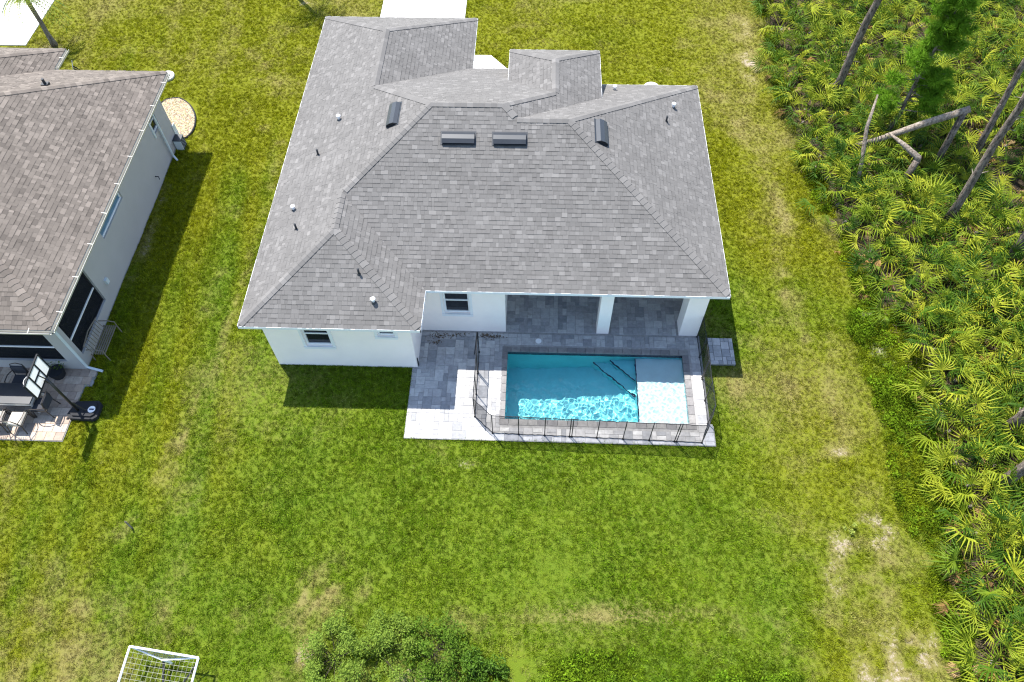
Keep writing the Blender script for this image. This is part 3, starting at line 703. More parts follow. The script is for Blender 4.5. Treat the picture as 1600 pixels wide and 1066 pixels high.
# coping stones
cope_cache = {}
def cope(x0, x1, y0, y1):
    ci = random.randrange(3); key = (round(x1-x0,3), round(y1-y0,3), ci)
    if key not in cope_cache:
        mb = MB().bbox(0, x1-x0-.006, 0, y1-y0-.006, -.055, .004, .012); m = mb.mesh('coping_stone'); attrs(m, col=np.full((len(mb.v),3),1)*np.array(COPC[ci])); m.materials.append(MAT['paver']); cope_cache[key] = m
    o = bpy.data.objects.new('coping_stone', cope_cache[key]); col.objects.link(o); put_under(o, pool); o.location = (x0, y0, 0)
cw0, cw1, ch0, ch1 = CO; n = 20; L = (cw1-cw0)/n
for i in range(n): cope(cw0+i*L, cw0+(i+1)*L, ch0, WY0+.01); cope(cw0+i*L, cw0+(i+1)*L, WY1-.01, ch1)
n = 8; y0, y1 = WY0+.01, WY1-.01; L = (y1-y0)/n
for i in range(n): cope(cw0, WX0+.01, y0+i*L, y0+(i+1)*L); cope(WX1-.01, cw1, y0+i*L, y0+(i+1)*L)
# water: rippled closed body
def water():
    nx, ny = 360, 160; xs = np.linspace(WX0-.03, WX1+.03, nx); ys = np.linspace(WY0-.03, WY1+.03, ny); X, Y = np.meshgrid(xs, ys)
    Z = np.zeros_like(X); r = np.random.default_rng(4)
    for k in range(44):
        lam = .09*5**(r.random()); th = r.uniform(0, 2*math.pi); A = .00125*(lam/.3)**1.25
        Z += A*np.sin(2*math.pi/lam*(X*math.cos(th)+Y*math.sin(th))+r.uniform(0, 6.28))
    amp = .55+.45*np.clip((X-9)/3.5, 0, 1)
    v = np.stack([X, Y, WZ+Z*amp], -1).reshape(-1, 3)
    f = [(j*nx+i, j*nx+i+1, (j+1)*nx+i+1, (j+1)*nx+i) for j in range(ny-1) for i in range(nx-1)]
    v = v.tolist(); b = len(v); zb = -1.75      # closed body: sides and bottom lie behind the shell
    v += [(xs[0], ys[0], zb), (xs[-1], ys[0], zb), (xs[-1], ys[-1], zb), (xs[0], ys[-1], zb)]
    e0 = list(range(nx)); e1 = [j*nx+nx-1 for j in range(ny)]; e2 = [(ny-1)*nx+i for i in range(nx-1, -1, -1)]; e3 = [j*nx for j in range(ny-1, -1, -1)]
    f += [tuple([b, b+1]+e0[::-1]), tuple([b+1, b+2]+e1[::-1]), tuple([b+2, b+3]+e2[::-1]), tuple([b+3, b]+e3[::-1]), (b+3, b+2, b+1, b)]
    m = bpy.data.meshes.new('water'); m.from_pydata(v, [], f); m.update()
    t = NT('pool_water'); gl = t.n('BsdfRefraction'); gl.inputs['IOR'].default_value = 1.33; gl.inputs['Roughness'].default_value = 0.0
    gs = t.n('BsdfGlossy'); gs.inputs['Roughness'].default_value = .02; fr = t.n('Fresnel'); fr.inputs[0].default_value = 1.33
    mx = t.n('MixShader'); t.l(fr.outputs[0], mx.inputs[0]); t.l(gl.outputs[0], mx.inputs[1]); t.l(gs.outputs[0], mx.inputs[2]); t.l(mx.outputs[0], t.out.inputs[0])
    gl.inputs['Color'].default_value = (.93, .985, .985, 1)
    MAT['water'] = t.m
    o = link('water', m, 'water', pool, False)
    sm = np.zeros(len(m.polygons), bool); sm[:(nx-1)*(ny-1)] = True; m.polygons.foreach_set('use_smooth', sm); o.cycles.is_caustics_caster = True; return o
wat = water()
sh.cycles.is_caustics_receiver = True

# ------------------------------------------------------------------ pool safety fence
t = NT('fence_mesh'); tr = t.n('BsdfTransparent'); df = t.n('BsdfDiffuse'); df.inputs[0].default_value = (.035, .036, .038, 1)
mx = t.n('MixShader'); wv = t.noise(2.5, 2, .5, t.pos()); t.l(t.ramp(wv, [(.3, .42), (.7, .54)]), mx.inputs[0]); t.l(tr.outputs[0], mx.inputs[1]); t.l(df.outputs[0], mx.inputs[2]); t.l(mx.outputs[0], t.out.inputs[0]); MAT['mesh'] = t.m
fence = thing('pool_fence', 'black mesh safety fence on thin posts around three sides of the pool', 'fence', (11, -2, 0))
FH = 1.18
def fence_run(p, q, n, doubles=(), last=True):
    p, q = Vector((*p, 0)), Vector((*q, 0)); d = (q-p)/n; dn = d.normalized(); nrm = Vector((-dn.y, dn.x, 0))
    for i in range(n+1 if last else n):
        c = p+d*i
        for off in ((-.035, .035) if i in doubles else (0,)):
            b = c+dn*off
            po = MB().tube([(b.x,b.y,-.02),(b.x,b.y,FH+.02)], .016, 8).build('post', 'black_metal', fence, True)
            MB().tube([(b.x,b.y,.005),(b.x,b.y,.02)], .035, 10).build('deck_collar', 'black_plastic', po)
    for i in range(n):
        a, b = p+d*i, p+d*(i+1); vs = []; N = 8; sag = random.uniform(.01, .05); Hh = 5
        for k in range(N+1):
            c = a.lerp(b, k/N); bow = math.sin(math.pi*k/N)
            for h in range(Hh+1):
                z = .03+(FH-.03)*h/Hh-(sag*bow if h == Hh else 0)
                w = nrm*(bow*random.uniform(-.014, .014)); vs.append((c.x+w.x, c.y+w.y, z))
        fs = [(k*(Hh+1)+h, (k+1)*(Hh+1)+h, (k+1)*(Hh+1)+h+1, k*(Hh+1)+h+1) for k in range(N) for h in range(Hh)]
        pn = MB().add(vs, fs).build('mesh_panel', 'mesh', fence, True)
        for h in (Hh, 0):
            MB().tube([vs[k*(Hh+1)+h] for k in range(N+1)], .012, 5).build('hem', 'black_plastic', pn)
fence_run((7.13,1.08),(7.13,-1.38),3,(1,),False)
fence_run((7.13,-1.38),(7.73,-1.95),1,(),False)
fence_run((7.73,-1.95),(14.28,-2.10),8,(3,7),False)
fence_run((14.28,-2.10),(14.54,-1.42),1,(),False)
fence_run((14.54,-1.42),(14.54,1.90),4,(2,))
MB().tube([(6.98,.98,.02),(7.11,1.10,1.17)], .02, 6).build('gate_brace', 'black_metal', fence)

# ------------------------------------------------------------------ neighbouring house
NE = 3.0
nb = thing('brown_roofed_house', 'blue-grey house with brown shingle roof and screened porch at the left edge', 'house', (-12, 6, ZL))
nx0, nx1, ny0, ny1, nx2, ny2 = -19.6, -5.48, -.43, 11.76, -9.97, 13.1
nh = (ny1-ny0)/2; nym = (ny0+ny1)/2
nw = (nx2-nx0)/2; nwx = (nx0+nx2)/2   # front wing
nS = .5; zN = lambda h: NE+nS*h
nplanes = [
 ([(nx1,ny0),(nx1,ny1),(nx1-nh,nym)], (nx1,0), (-1,0), NE, nS),
 ([(nx0,ny0),(nx1,ny0),(nx1-nh,nym),(nx0+nh,nym)], (0,ny0), (0,1), NE, nS),
 ([(nx0,ny2),(nx0,ny0),(nx0+nh,nym),(nwx,ny1-nw),(nwx,ny2-nw)], (nx0,0), (1,0), NE, nS),
 ([(nx1,ny1),(nx2,ny1),(nwx,ny1-nw),(nx0+nh,nym),(nx1-nh,nym)], (0,ny1), (0,-1), NE, nS),
 ([(nx2,ny2),(nwx,ny2-nw),(nwx,ny1-nw),(nx2,ny1)], (nx2,0), (-1,0), NE, nS),
 ([(nx0,ny2),(nwx,ny2-nw),(nx2,ny2)], (0,ny2), (0,-1), NE, nS)]
cn = 1/math.sqrt(1+nS*nS); nl2, nr2, nn2, nf2 = (-nS*cn,0,cn), (nS*cn,0,cn), (0,-nS*cn,cn), (0,nS*cn,cn)
ncaps = [((nx1,ny0,NE),(nx1-nh,nym,zN(nh)),nr2,nn2), ((nx1,ny1,NE),(nx1-nh,nym,zN(nh)),nr2,nf2), ((nx0,ny0,NE),(nx0+nh,nym,zN(nh)),nl2,nn2),
 ((nx0+nh,nym,zN(nh)),(nx1-nh,nym,zN(nh)),nn2,nf2), ((nx2,ny2,NE),(nwx,ny2-nw,zN(nw)),nr2,nf2), ((nx0,ny2,NE),(nwx,ny2-nw,zN(nw)),nl2,nf2), ((nwx,ny2-nw,zN(nw)),(nwx,ny1-nw,zN(nw)),nl2,nr2)]
PAL = [(.35, .168), (.25, .15), (.2, .19), (.12, .222), (.08, .125)]
nroof = roof_deck(nplanes, None, 'roof', 'shingle_n'); put_under(nroof, nb); WM[nroof.name] = Matrix(); nroof['label'] = 'brown shingle hip roof'
CAPS_MAX = 130
make_roof(nplanes, ncaps, nroof, 'shingle_n', n_parts=300, vis=lambda c: c.x > -14.5)
fascia(nb, [(nx0+.01,ny0+.01),(nx1-.01,ny0+.01),(nx1-.01,ny1-.01),(nx2-.01,ny1-.01),(nx2-.01,ny2-.01),(nx0+.01,ny2-.01)], NE-.2, NE-.01, 'gutter', inward=1)
def gutter(pts, out):
    for (p, q), o in zip(zip(pts[:-1], pts[1:]), out):
        p, q, o = Vector((*p,0)), Vector((*q,0)), Vector((*o,0)); mb = MB()
        prof = [(0,-.13),(.085,-.13),(.12,-.02),(.11,-.02),(.078,-.12),(.008,-.12),(.008,-.02),(0,-.02)]
        N = len(prof); P = lambda a, b, h: a+o*b+Vector((0,0,NE+h)); vs = [P(p,b,h) for b,h in prof]+[P(q,b,h) for b,h in prof]
        fs = [(i,(i+1)%N,N+(i+1)%N,N+i) for i in range(N)]+[tuple(range(N)), tuple(range(2*N-1,N-1,-1))]
        g = mb.add(vs, fs).build('gutter', 'gutter', nb)
        d = (q-p); n = max(1, int(d.length/1.22)); dn = d.normalized()
        for k in range(n):
            c = p+d*(k+.5)/n; w = dn*.012
            pts4 = [c-w-o*.05, c+w-o*.05, c+w+o*.125, c-w+o*.125]
            MB().add([(v.x,v.y,NE+.012+(.02 if i < 2 else -.012)) for i, v in enumerate(pts4)]+[(v.x,v.y,NE+.004+(.02 if i < 2 else -.012)) for i, v in enumerate(pts4)], [(0,1,2,3),(7,6,5,4),(0,4,5,1),(1,5,6,2),(2,6,7,3),(3,7,4,0)]).build('hanger', 'gutter', g)
gutter([(nx1,ny1),(nx1,ny0),(-14.5,ny0)], [(1,0),(0,-1)]); gutter([(nx2,ny1+.15),(nx2,ny2)], [(1,0)])
zt = NE-.19
wx = -6.0
MB().box(wx-.02, nx1-.035, ny0+.035, ny1-.035, zt-.005, zt+.015).build('soffit', 'soffit', nb); MB().box(-14.5, wx-.021, ny0+.035, .25, zt-.005, zt+.015).build('soffit', 'soffit', nb)
W1 = (4.25, 6.25, 1.75, 2.5); W2 = (9.85, 10.45, 1.5, 2.2); SC = (.35, 2.62, .45, 2.62)
wall(nb, 'y', wx, .05, 11.25, ZL-.2, zt, -.22, (W1, W2, SC), 'stucco_n')
wall(nb, 'x', .05, -13.5, wx-.221, ZL-.2, zt, .22, ((-12.9, -6.42, .45, 2.62),), 'stucco_n')
wall(nb, 'x', 3.0, -13.5, wx-.221, ZL-.2, zt, .2, (), 'stucco_n'); wall(nb, 'x', 11.25, -10.2, wx-.221, ZL-.2, zt, -.2, (), 'stucco_n')
wall(nb, 'y', -10.4, 11.25, 12.6, ZL-.2, zt, -.2, (), 'stucco_n'); wall(nb, 'x', 12.6, -13.5, -10.4, ZL-.2, zt, -.2, (), 'stucco_n')
MAT['blueglass'] = plain('blue_window_shade', (.10, .20, .30), .35, .5, var=.15)
window(nb, 'y', wx, W1[0], W1[1], W1[2], W1[3], .2, rail=False, sgn=-1, trim=False, pane='blueglass', label='wide high window with blue glass under the gutter')
window(nb, 'y', wx, W2[0], W2[1], W2[2], W2[3], .2, rail=True, sgn=-1, trim=False)
MB().box(wx+.001, wx+.04, W2[0]-.1, W2[0]-.002, W2[2]-.1, W2[3]).build('window_trim', 'spout', nb)
t = NT('porch_screen'); tr = t.n('BsdfTransparent'); df = t.n('BsdfDiffuse'); df.inputs[0].default_value = (.02, .022, .026, 1); mx = t.n('MixShader'); mx.inputs[0].default_value = .72
t.l(tr.outputs[0], mx.inputs[1]); t.l(df.outputs[0], mx.inputs[2]); t.l(mx.outputs[0], t.out.inputs[0]); MAT['screen'] = t.m
def screen(axis, c, a0, a1, z0, z1, mid, label):
    f = MB(); b = .05
    def B(mb, p, q, d0, d1, zz0, zz1): return mb.box(p, q, c+d0, c+d1, zz0, zz1) if axis == 'x' else mb.box(c+d0, c+d1, p, q, zz0, zz1)
    B(f, a0, a1, -.03, .03, z0, z0+.04); B(f, a0, a1, -.03, .03, z1-.04, z1); B(f, a0, a0+b, -.03, .03, z0+.04, z1-.04); B(f, a1-b, a1, -.03, .03, z0+.04, z1-.04)
    o = f.build('screen_panel', 'black_metal', nb); o['label'] = label
    B(MB(), a0+b, a1-b, -.04, .04, mid, mid+.05).build('rail', 'white_paint', o)
    B(MB(), a0+b, a1-b, -.003, .003, z0+.04, mid-.001).build('screen', 'screen', o); B(MB(), a0+b, a1-b, -.003, .003, mid+.051, z1-.04).build('screen', 'screen', o)
screen('y', wx-.11, SC[0], SC[1], SC[2], SC[3], 1.15, 'dark porch screen on the side wall'); screen('x', .16, -9.6, -6.42, .45, 2.62, 1.15, 'dark porch screen facing the patio'); screen('x', .16, -12.9, -9.601, .45, 2.62, 1.15, 'dark porch screen at the far end')
MB().box(-13.4, wx-.23, .28, 2.99, ZL, .0).build('porch_floor', 'sandbed', nb)
def downspout(x, y, dx, dy, z0=.12, kick=(0,-1)):
    m = MB(); a, b = .04, .03
    MB().tube([(x,y,NE-.12),(x-dx*.25,y-dy*.25,NE-.42),(x-dx*.25,y-dy*.25,z0),(x-dx*.25+kick[0]*.5,y-dy*.25+kick[1]*.5,z0-.12)], .045, 6).build('downspout', 'spout', nb)
downspout(nx1+.02, 10.2, 1.8, 0, .12, (.35, -.3)); downspout(nx1+.02, ny0+.32, 1.8, -.6, .14, (1.0, -.15))
MB().tube([(wx+.005,8.55,.55),(wx+.14,8.55,.55),(wx+.16,8.5,.45)], .02, 6).build('hose_bib', 'vent_metal', nb)
MB().box(wx+.001, wx+.09, 3.05, 3.2, .75, .95).build('outlet_box', 'spout', nb); MB().tube([(-8.6,9.2,zN(2.5)-.05),(-8.6,9.2,zN(2.5)+.3)], .05, 8).build('vent_pipe', 'dark_pipe', nb)
MB().box(-8.72,-8.48,9.1,9.3,zN(2.5)+.02,zN(2.5)+.12).build('vent_cap', 'dark_pipe', nb)
# utility box by the far corner
UBS = 1
ub = thing('condenser_unit', 'slatted grey condenser box against the blue-grey wall by the pebble bed', 'air conditioner', (-5.75, 10.95, ZL))
MB().bbox(-5.96,-5.66,10.72,11.1,ZL,.42,.02).build('case', 'spout', ub)
for k in range(6): MB().box(-5.655,-5.64,10.74,11.08,ZL+.05+k*.075,ZL+.085+k*.075).build('slat', 'vent_dark', ub)
MB().bbox(-5.98,-5.635,10.70,11.12,.421,.45,.01).build('lid', 'vent_metal', ub); MB().box(-5.99,-5.97,11.15,11.4,.2,.8).build('panel', 'spout', ub)
# pebble bed
bed_pts = [(-7.55,13.7),(-7.0,13.98),(-6.6,13.9),(-6.1,13.45),(-5.75,12.85),(-5.6,12.2),(-5.62,11.7),(-5.86,11.3),(-7.6,11.3)]
def smooth_poly(p, it=2):
    for _ in range(it):
        p = [q for i in range(len(p)) for q in ((.75*p[i][0]+.25*p[(i+1)%len(p)][0], .75*p[i][1]+.25*p[(i+1)%len(p)][1]), (.25*p[i][0]+.75*p[(i+1)%len(p)][0], .25*p[i][1]+.75*p[(i+1)%len(p)][1]))]
    return p
bp = smooth_poly(bed_pts); 
if area(bp) < 0: bp = bp[::-1]
bed = MB().prism(bp, ZL-.1, ZL+.06).build('pebble_bed', 'gravel'); bed['kind'] = 'structure'; bed['label'] = 'round cream pebble bed at the corner of the blue-grey house'
e_ = MB().tube([(x,y,ZL+.05) for x,y in bp]+[(bp[0][0],bp[0][1],ZL+.05)], .035, 6, False).build('edging', 'black_plastic', bed)
pb = MB(); 
for k in range(1500):
    x, y = random.uniform(-7.6,-5.6), random.uniform(11.3,14)
    if not inside(bp, x, y): continue
    r = random.uniform(.018,.04); z = ZL+.06; a = random.random()*3
    pts = [(x+r*math.cos(a+i*1.2566)*random.uniform(.7,1.1), y+r*math.sin(a+i*1.2566)*random.uniform(.7,1.1), z) for i in range(5)]+[(x,y,z+r*.8)]
    pb.add(pts, [(i,(i+1)%5,5) for i in range(5)])
po_ = pb.build('pebbles', 'gravel', bed); po_['kind'] = 'stuff'
for (x, y), lb in (((-7.74,15.42), 'white round concrete cover in the grass beyond the brown roof'), ((13.9,15.1), 'white round concrete cover in the grass behind the grey roof')):
    c = MB().disc((x,y), .33, ZL-.05, ZL+.10, 28).build('round_cover', 'concrete'); tag(c, lb, 'cover'); MB().disc((x,y), .26, ZL+.1005, ZL+.125, 28).build('lid', 'concrete', c); MB().tube([(x-.05,y,ZL+.125),(x-.04,y,ZL+.15),(x+.04,y,ZL+.15),(x+.05,y,ZL+.125)], .008, 5).build('handle', 'dark_pipe', c)
# flag by the entry
fl = thing('flag', 'small striped flag on a pole beyond the brown roof corner', 'flag', (-9.7, 12.6, 1.5))
MB().tube([(-9.95,12.2,1.5),(-9.75,12.75,2.7)], .014, 6).build('pole', 'white_paint', fl)
MAT['navy'] = plain('navy_cloth', (.02,.03,.08), .8, var=.1); MAT['red'] = plain('dark_red_cloth', (.16,.03,.04), .8, var=.1); MAT['whitecloth'] = plain('white_cloth', (.4,.39,.33), .8, var=.08)
for k in range(7):
    z0 = 2.55-k*.09; w = lambda s: .03*math.sin(s*5)
    vs = [(-9.79+s*.5, 12.68-k*.04+w(s)-s*.15, z0-s*.28+dz) for s in (0,.33,.66,1) for dz in (0,-.09)]
    MB().add(vs, [(i*2,i*2+1,i*2+3,i*2+2) for i in range(3)]).build('stripe', ('red','whitecloth')[k%2] if k > 2 else 'navy', fl)

# neighbour patio and its furniture
np_ = thing('patio', 'paver patio with dining set beside the blue-grey house', None, (-8, -1.3, ZL), kind='structure')
MB().box(-13, -5.6, -.6, .045, ZL-.1, ZL+.035).build('sand_bed', 'sandbed', np_); MB().box(-13, -5.85, -2.62, -.601, ZL-.1, ZL+.035).build('sand_bed', 'sandbed', np_)
PCOL2 = [(.38,.29,.22),(.31,.24,.19),(.42,.34,.27)]; pc2 = {}
for j in range(9):
    for i in range(12):
        x0, y0 = -9.15+i*.30-(j%2)*.15, -2.6+j*.295
        xm = -5.62 if y0 > -.65 else -5.87
        w = min(.293, xm-x0)
        if w < .06: continue
        ci = random.randrange(3); key = (round(w,3), ci)
        if key not in pc2:
            mb = MB().bbox(0,w,0,.288,-.05,0,.005); m = mb.mesh('paver'); attrs(m, col=np.full((12,3),1)*np.array(PCOL2[ci])); m.materials.append(MAT['paver']); pc2[key] = m
        o = bpy.data.objects.new('paver', pc2[key]); col.objects.link(o); o.parent = np_; o.location = (x0+8, y0+1.3, .06+random.uniform(-.002,.002))
MAT['table_top'] = plain('dark_slate', (.025,.028,.034), .35, .5, var=.2); MAT['bronze'] = plain('bronze_metal', (.05,.042,.036), .4, .5, .3, var=.2)
MAT['cushion'] = plain('beige_cushion', (.42,.38,.33), .9, .1, var=.12, scale=8); MAT['cushion_d'] = plain('charcoal_cushion', (.05,.052,.06), .9, .1, var=.15, scale=8)
MAT['alu'] = plain('pale_aluminium', (.55,.54,.52), .35, .5, .2, var=.1)
ZPt = ZL+.045
tb_ = thing('dining_table', 'dark topped patio table with pale apron', 'table', (-7.55,-1.35,ZPt))
MB().bbox(-8.3,-6.85,-1.72,-.98,.70,.735,.008).build('tabletop','table_top',tb_)
for a in ((-8.26,-6.89,-1.715,-1.68),(-8.26,-6.89,-1.02,-.985),(-8.295,-8.261,-1.715,-.985),(-6.889,-6.855,-1.715,-.985)): MB().box(*a,.60,.699).build('apron','alu',tb_)
for x in (-8.2,-6.95):
    for y in (-1.62,-1.08): MB().box(x-.03,x+.03,y-.03,y+.03,ZPt,.6).build('leg','alu',tb_)
def arm_chair(x, y, rz, label, cush, lattice=False):
    c = thing('patio_chair', label, 'chair', (x,y,ZPt), 'chairs around the patio table'); R = Matrix.Translation((x,y,ZPt))@Matrix.Rotation(rz,4,'Z')
    def bl(mb, n, m, par=c): mb.v = [tuple(R@Vector(p)) for p in mb.v]; return mb.build(n, m, par)
    bl(MB().bbox(-.23,.23,-.23,.23,.40,.47,.03),'seat_cushion',cush)
    bl(MB().box(-.25,.25,-.25,.25,.37,.398),'seat_frame','bronze')
    br = bl(MB().tube([(-.24,-.25,.38),(-.25,-.31,.70),(-.2,-.35,.90),(0,-.37,.95),(.2,-.35,.90),(.25,-.31,.70),(.24,-.25,.38)],.016,6),'back_frame','bronze')
    if lattice:
        for k in range(6):
            u_ = -.2+k*.08; bl(MB().tube([(u_,-.27,.42),(u_*-.6,-.34,.9)],.009,4),'back_bar','alu',br)
    else: bl(MB().bbox(-.21,.21,-.34,-.27,.48,.86,.02),'back_cushion',cush)
    for sx in (-1,1):
        bl(MB().tube([(sx*.25,-.28,.62),(sx*.31,-.1,.65),(sx*.31,.15,.64),(sx*.28,.24,.55),(sx*.27,.26,.0)],.016,6),'armrest','bronze')
        bl(MB().tube([(sx*.24,-.25,.38),(sx*.26,-.33,0)],.016,6),'leg','bronze'); bl(MB().tube([(sx*.23,.22,.38),(sx*.25,.25,0)],.016,6),'leg','bronze')
arm_chair(-6.72,-1.55,math.pi/2,'charcoal cushioned patio chair at the near right end of the table','cushion_d'); arm_chair(-7.3,-2.08,0,'beige cushioned patio chair, right one on the sunny side of the table','cushion',True)
arm_chair(-7.98,-2.08,.1,'beige cushioned patio chair, left one on the sunny side of the table','cushion',True); arm_chair(-7.75,-.72,math.pi,'charcoal cushioned patio chair between the table and the porch','cushion_d')
pt_ = thing('planter', 'round dark planter beside the porch wall', 'planter', (-6.82,-.2,ZPt))
MB().tube([(-6.82,-.22,ZPt),(-6.82,-.22,ZPt+.3),(-6.82,-.22,ZPt+.30)],[.2,.26,.22],16).build('pot','black_plastic',pt_); MB().disc((-6.82,-.22),.2,ZPt+.26,ZPt+.305,16).build('soil','vent_dark',pt_)
lfm = MB()
for k in range(40):
    a, r, z = random.random()*6.28, random.uniform(.1,.36), ZPt+random.uniform(.32,.55); x, y = -6.78+r*math.cos(a), -.15+.5*r*math.sin(a)
    lfm.add([(x,y,z),(x+.04,y+.01,z+.02),(x+.05,y+.05,z+.03),(x,y+.04,z)],[(0,1,2,3)])
lfm.build('leaves','bush',pt_)
# wall bench
bn = thing('metal_bench', 'slatted metal bench against the side wall of the blue-grey house', 'bench', (-5.5,1.0,ZL))
MAT['bench'] = plain('weathered_metal', (.20,.17,.13), .6, .4, var=.2)
for k in range(6): MB().box(-5.75+k*.075,-5.71+k*.075,.42,1.6,ZL+.40,ZL+.42).build('seat_slat','bench',bn)
for k in range(9): MB().tube([(-5.78,.48+k*.13,ZL+.42),(-5.86,.48+k*.13,ZL+.86)],.012,5).build('back_slat','bench',bn)
MB().tube([(-5.86,.42,ZL+.84),(-5.88,1.0,ZL+.92),(-5.86,1.6,ZL+.84)],.02,6).build('top_rail','bench',bn)
for y in (.42,1.6):
    MB().tube([(-5.86,y,ZL+.66),(-5.55,y,ZL+.68),(-5.32,y,ZL+.62),(-5.33,y,ZL+.40)],.018,6).build('armrest','bench',bn)
    MB().tube([(-5.34,y,ZL+.41),(-5.32,y,ZL)],.02,6).build('leg','bench',bn); MB().tube([(-5.80,y,ZL+.41),(-5.84,y,ZL)],.02,6).build('leg','bench',bn)
# chairs on the porch
for k, (x, y) in enumerate(((-6.75,1.75),(-7.7,1.6))):
    c = thing('porch_chair', ('pale lounge chair behind the side porch screen','pale lounge chair behind the patio-side porch screen')[k], 'chair', (x,y,0))
    MB().bbox(x-.3,x+.3,y-.3,y+.3,.3,.46,.04).build('seat','cushion',c); MB().bbox(x-.36,x-.24,y-.34,y+.34,.46,.95,.05).build('backrest','cushion',c)
    for sy in (-1,1):
        MB().bbox(x-.3,x+.32,y+sy*.34-.05,y+sy*.34+.05,.25,.62,.03).build('armrest','cushion',c)
        for sx in (-1,1): MB().box(x+sx*.25-.025,x+sx*.25+.025,y+sy*.25-.025,y+sy*.25+.025,0.0,.3).build('leg','bronze',c)
t = NT('white_acrylic'); t.fin((.8, .8, .78), .3, .5); tl = t.n('BsdfTranslucent'); tl.inputs[0].default_value = (.8, .8, .78, 1); mx = t.n('MixShader'); mx.inputs[0].default_value = .6
t.l(t.b.outputs[0], mx.inputs[1]); t.l(tl.outputs[0], mx.inputs[2]); t.l(mx.outputs[0], t.out.inputs[0]); MAT['acrylic'] = t.m
# basketball hoop
bh = thing('basketball_hoop', 'portable basketball hoop with black wheeled base and white backboard', 'basketball hoop', (-5.5,-1.55,ZL))
bs_poly = [(-5.98,-1.72),(-5.82,-1.24),(-5.1,-1.2),(-4.98,-1.32),(-4.98,-1.78),(-5.1,-1.88),(-5.85,-1.86)]
if area(bs_poly) < 0: bs_poly = bs_poly[::-1]
bs = MB().prism(bs_poly, ZL, ZL+.16).build('base','black_plastic',bh); MB().prism([((x+5.45)*.8-5.45,(y+1.55)*.75-1.55) for x,y in bs_poly], ZL+.161, ZL+.22).build('base_top','black_plastic',bs)
MB().disc((-5.2,-1.55),.12,ZL+.221,ZL+.226,20).build('round_decal','white_paint',bs); MB().box(-5.27,-5.12,-1.575,-1.525,ZL+.2265,ZL+.229).build('decal_bar','navy',bs)
for y in (-1.82,-1.28): MB().tube([(-5.95,y-.03,ZL+.05),(-5.95,y+.03,ZL+.05)],.05,12).build('wheel','black_plastic',bh)
HZ = 2.35
MB().tube([(-5.62,-1.6,ZL+.2),(-5.62,-1.6,1.2),(-5.60,-1.6,HZ-.2)],.042,10).build('pole','black_metal',bh,True)
MB().tube([(-5.35,-1.6,ZL+.2),(-5.6,-1.6,.75)],.02,6).build('brace','black_metal',bh)
for zz in (HZ-.3, HZ): MB().tube([(-5.60,-1.6,zz-.25),(-5.72,-1.62,zz)],.02,6).build('board_arm','black_metal',bh)
# backboard facing -x, slightly turned
Rb = Matrix.Translation((-5.74,-1.66,HZ))@Matrix.Rotation(.04,4,'Z')
def rb(mb,n,m,p=bh): mb.v=[tuple(Rb@Vector(q)) for q in mb.v]; return mb.build(n,m,p)
bb = rb(MB().add([(0,-.56,-.38),(0,.56,-.38),(0,.56,.38),(0,-.56,.38)],[(0,1,2,3)]),'backboard','acrylic'); 
for a in ((-.56,.56,.345,.39),(-.56,.56,-.39,-.345),(-.57,-.53,-.344,.344),(.53,.57,-.344,.344),(-.24,-.2,-.344,.344),(.2,.24,-.344,.344),(-.199,.199,.0,.045)): rb(MB().box(-.022,.022,a[0],a[1],a[2],a[3]),'board_bar','black_plastic',bb)
rim = [( -.06-.24+.225*math.cos(i*math.pi/12), .225*math.sin(i*math.pi/12), -.22) for i in range(25)]
rr = rb(MB().tube(rim,.012,6,False),'rim','alu'); nt = MB()
for i in range(0,24,2):
    p, q = Vector(rim[i]), Vector(rim[(i+3)%24]); c = Vector((-.3,0,-.62)); nt.tube([p, p.lerp(c,.25)+Vector((0,0,-.1)), q.lerp(c,.45)+Vector((0,0,-.1))],.006,4); nt.tube([q, q.lerp(c,.25)+Vector((0,0,-.1)), p.lerp(c,.45)+Vector((0,0,-.1))],.006,4)
rb(nt,'net','whitecloth')

# ------------------------------------------------------------------ soccer goal
goal = thing('soccer_goal', 'white framed soccer goal with square net tipped over at the bottom left', 'goal', (-.3,-10,ZL))
GZ = .72
A, B_ = Vector((-1.41,-8.76,GZ)), Vector((.46,-8.98,GZ)); bk = Vector((-.02,-1,0)).normalized()*1.75
C_, D_ = A+bk, B_+bk; mid = Vector((-.62,-9.0,.38))
MB().tube([A,B_],.03,8).build('crossbar','white_paint',goal); MB().tube([A,C_],.03,8).build('post','white_paint',goal); MB().tube([B_,D_],.03,8).build('post','white_paint',goal); MB().tube([C_,D_],.03,8).build('ground_bar','white_paint',goal)
g0, g1 = Vector((.0,-9.2,ZL+.02)), Vector((1.1,-9.35,ZL+.02))
MB().tube([A,mid],.02,6).build('stay','white_paint',goal); MB().tube([mid,B_],.024,6).build('stay','white_paint',goal); MB().tube([mid+Vector((0,0,-.1)),Vector((-.45,-9.9,.1))],.03,6).build('shadow_bar','black_plastic',goal); MB().tube([B_+Vector((-.1,0,-.3)),Vector((-.2,-9.9,.1))],.025,6).build('shadow_bar','black_plastic',goal)  # two black bars added to stand in for shadow lines below the frame
MB().tube([C_,Vector((C_.x,C_.y+.05,ZL))],.03,6).build('leg','white_paint',goal); MB().tube([D_,Vector((D_.x,D_.y+.05,ZL))],.03,6).build('leg','white_paint',goal); MB().tube([mid,Vector((mid.x+.1,mid.y,ZL))],.03,6).build('leg','white_paint',goal)
nt = MB(); N = 15; Mv = 14
def npnt(i,j):
    u_, v_ = i/N, j/Mv; p = A.lerp(B_,u_).lerp(C_.lerp(D_,u_),v_); p.z -= .16*math.sin(math.pi*u_)*(1-.7*v_); return p
for i in range(N+1): nt.tube([npnt(i,j) for j in range(Mv+1)],.0028,3,False)
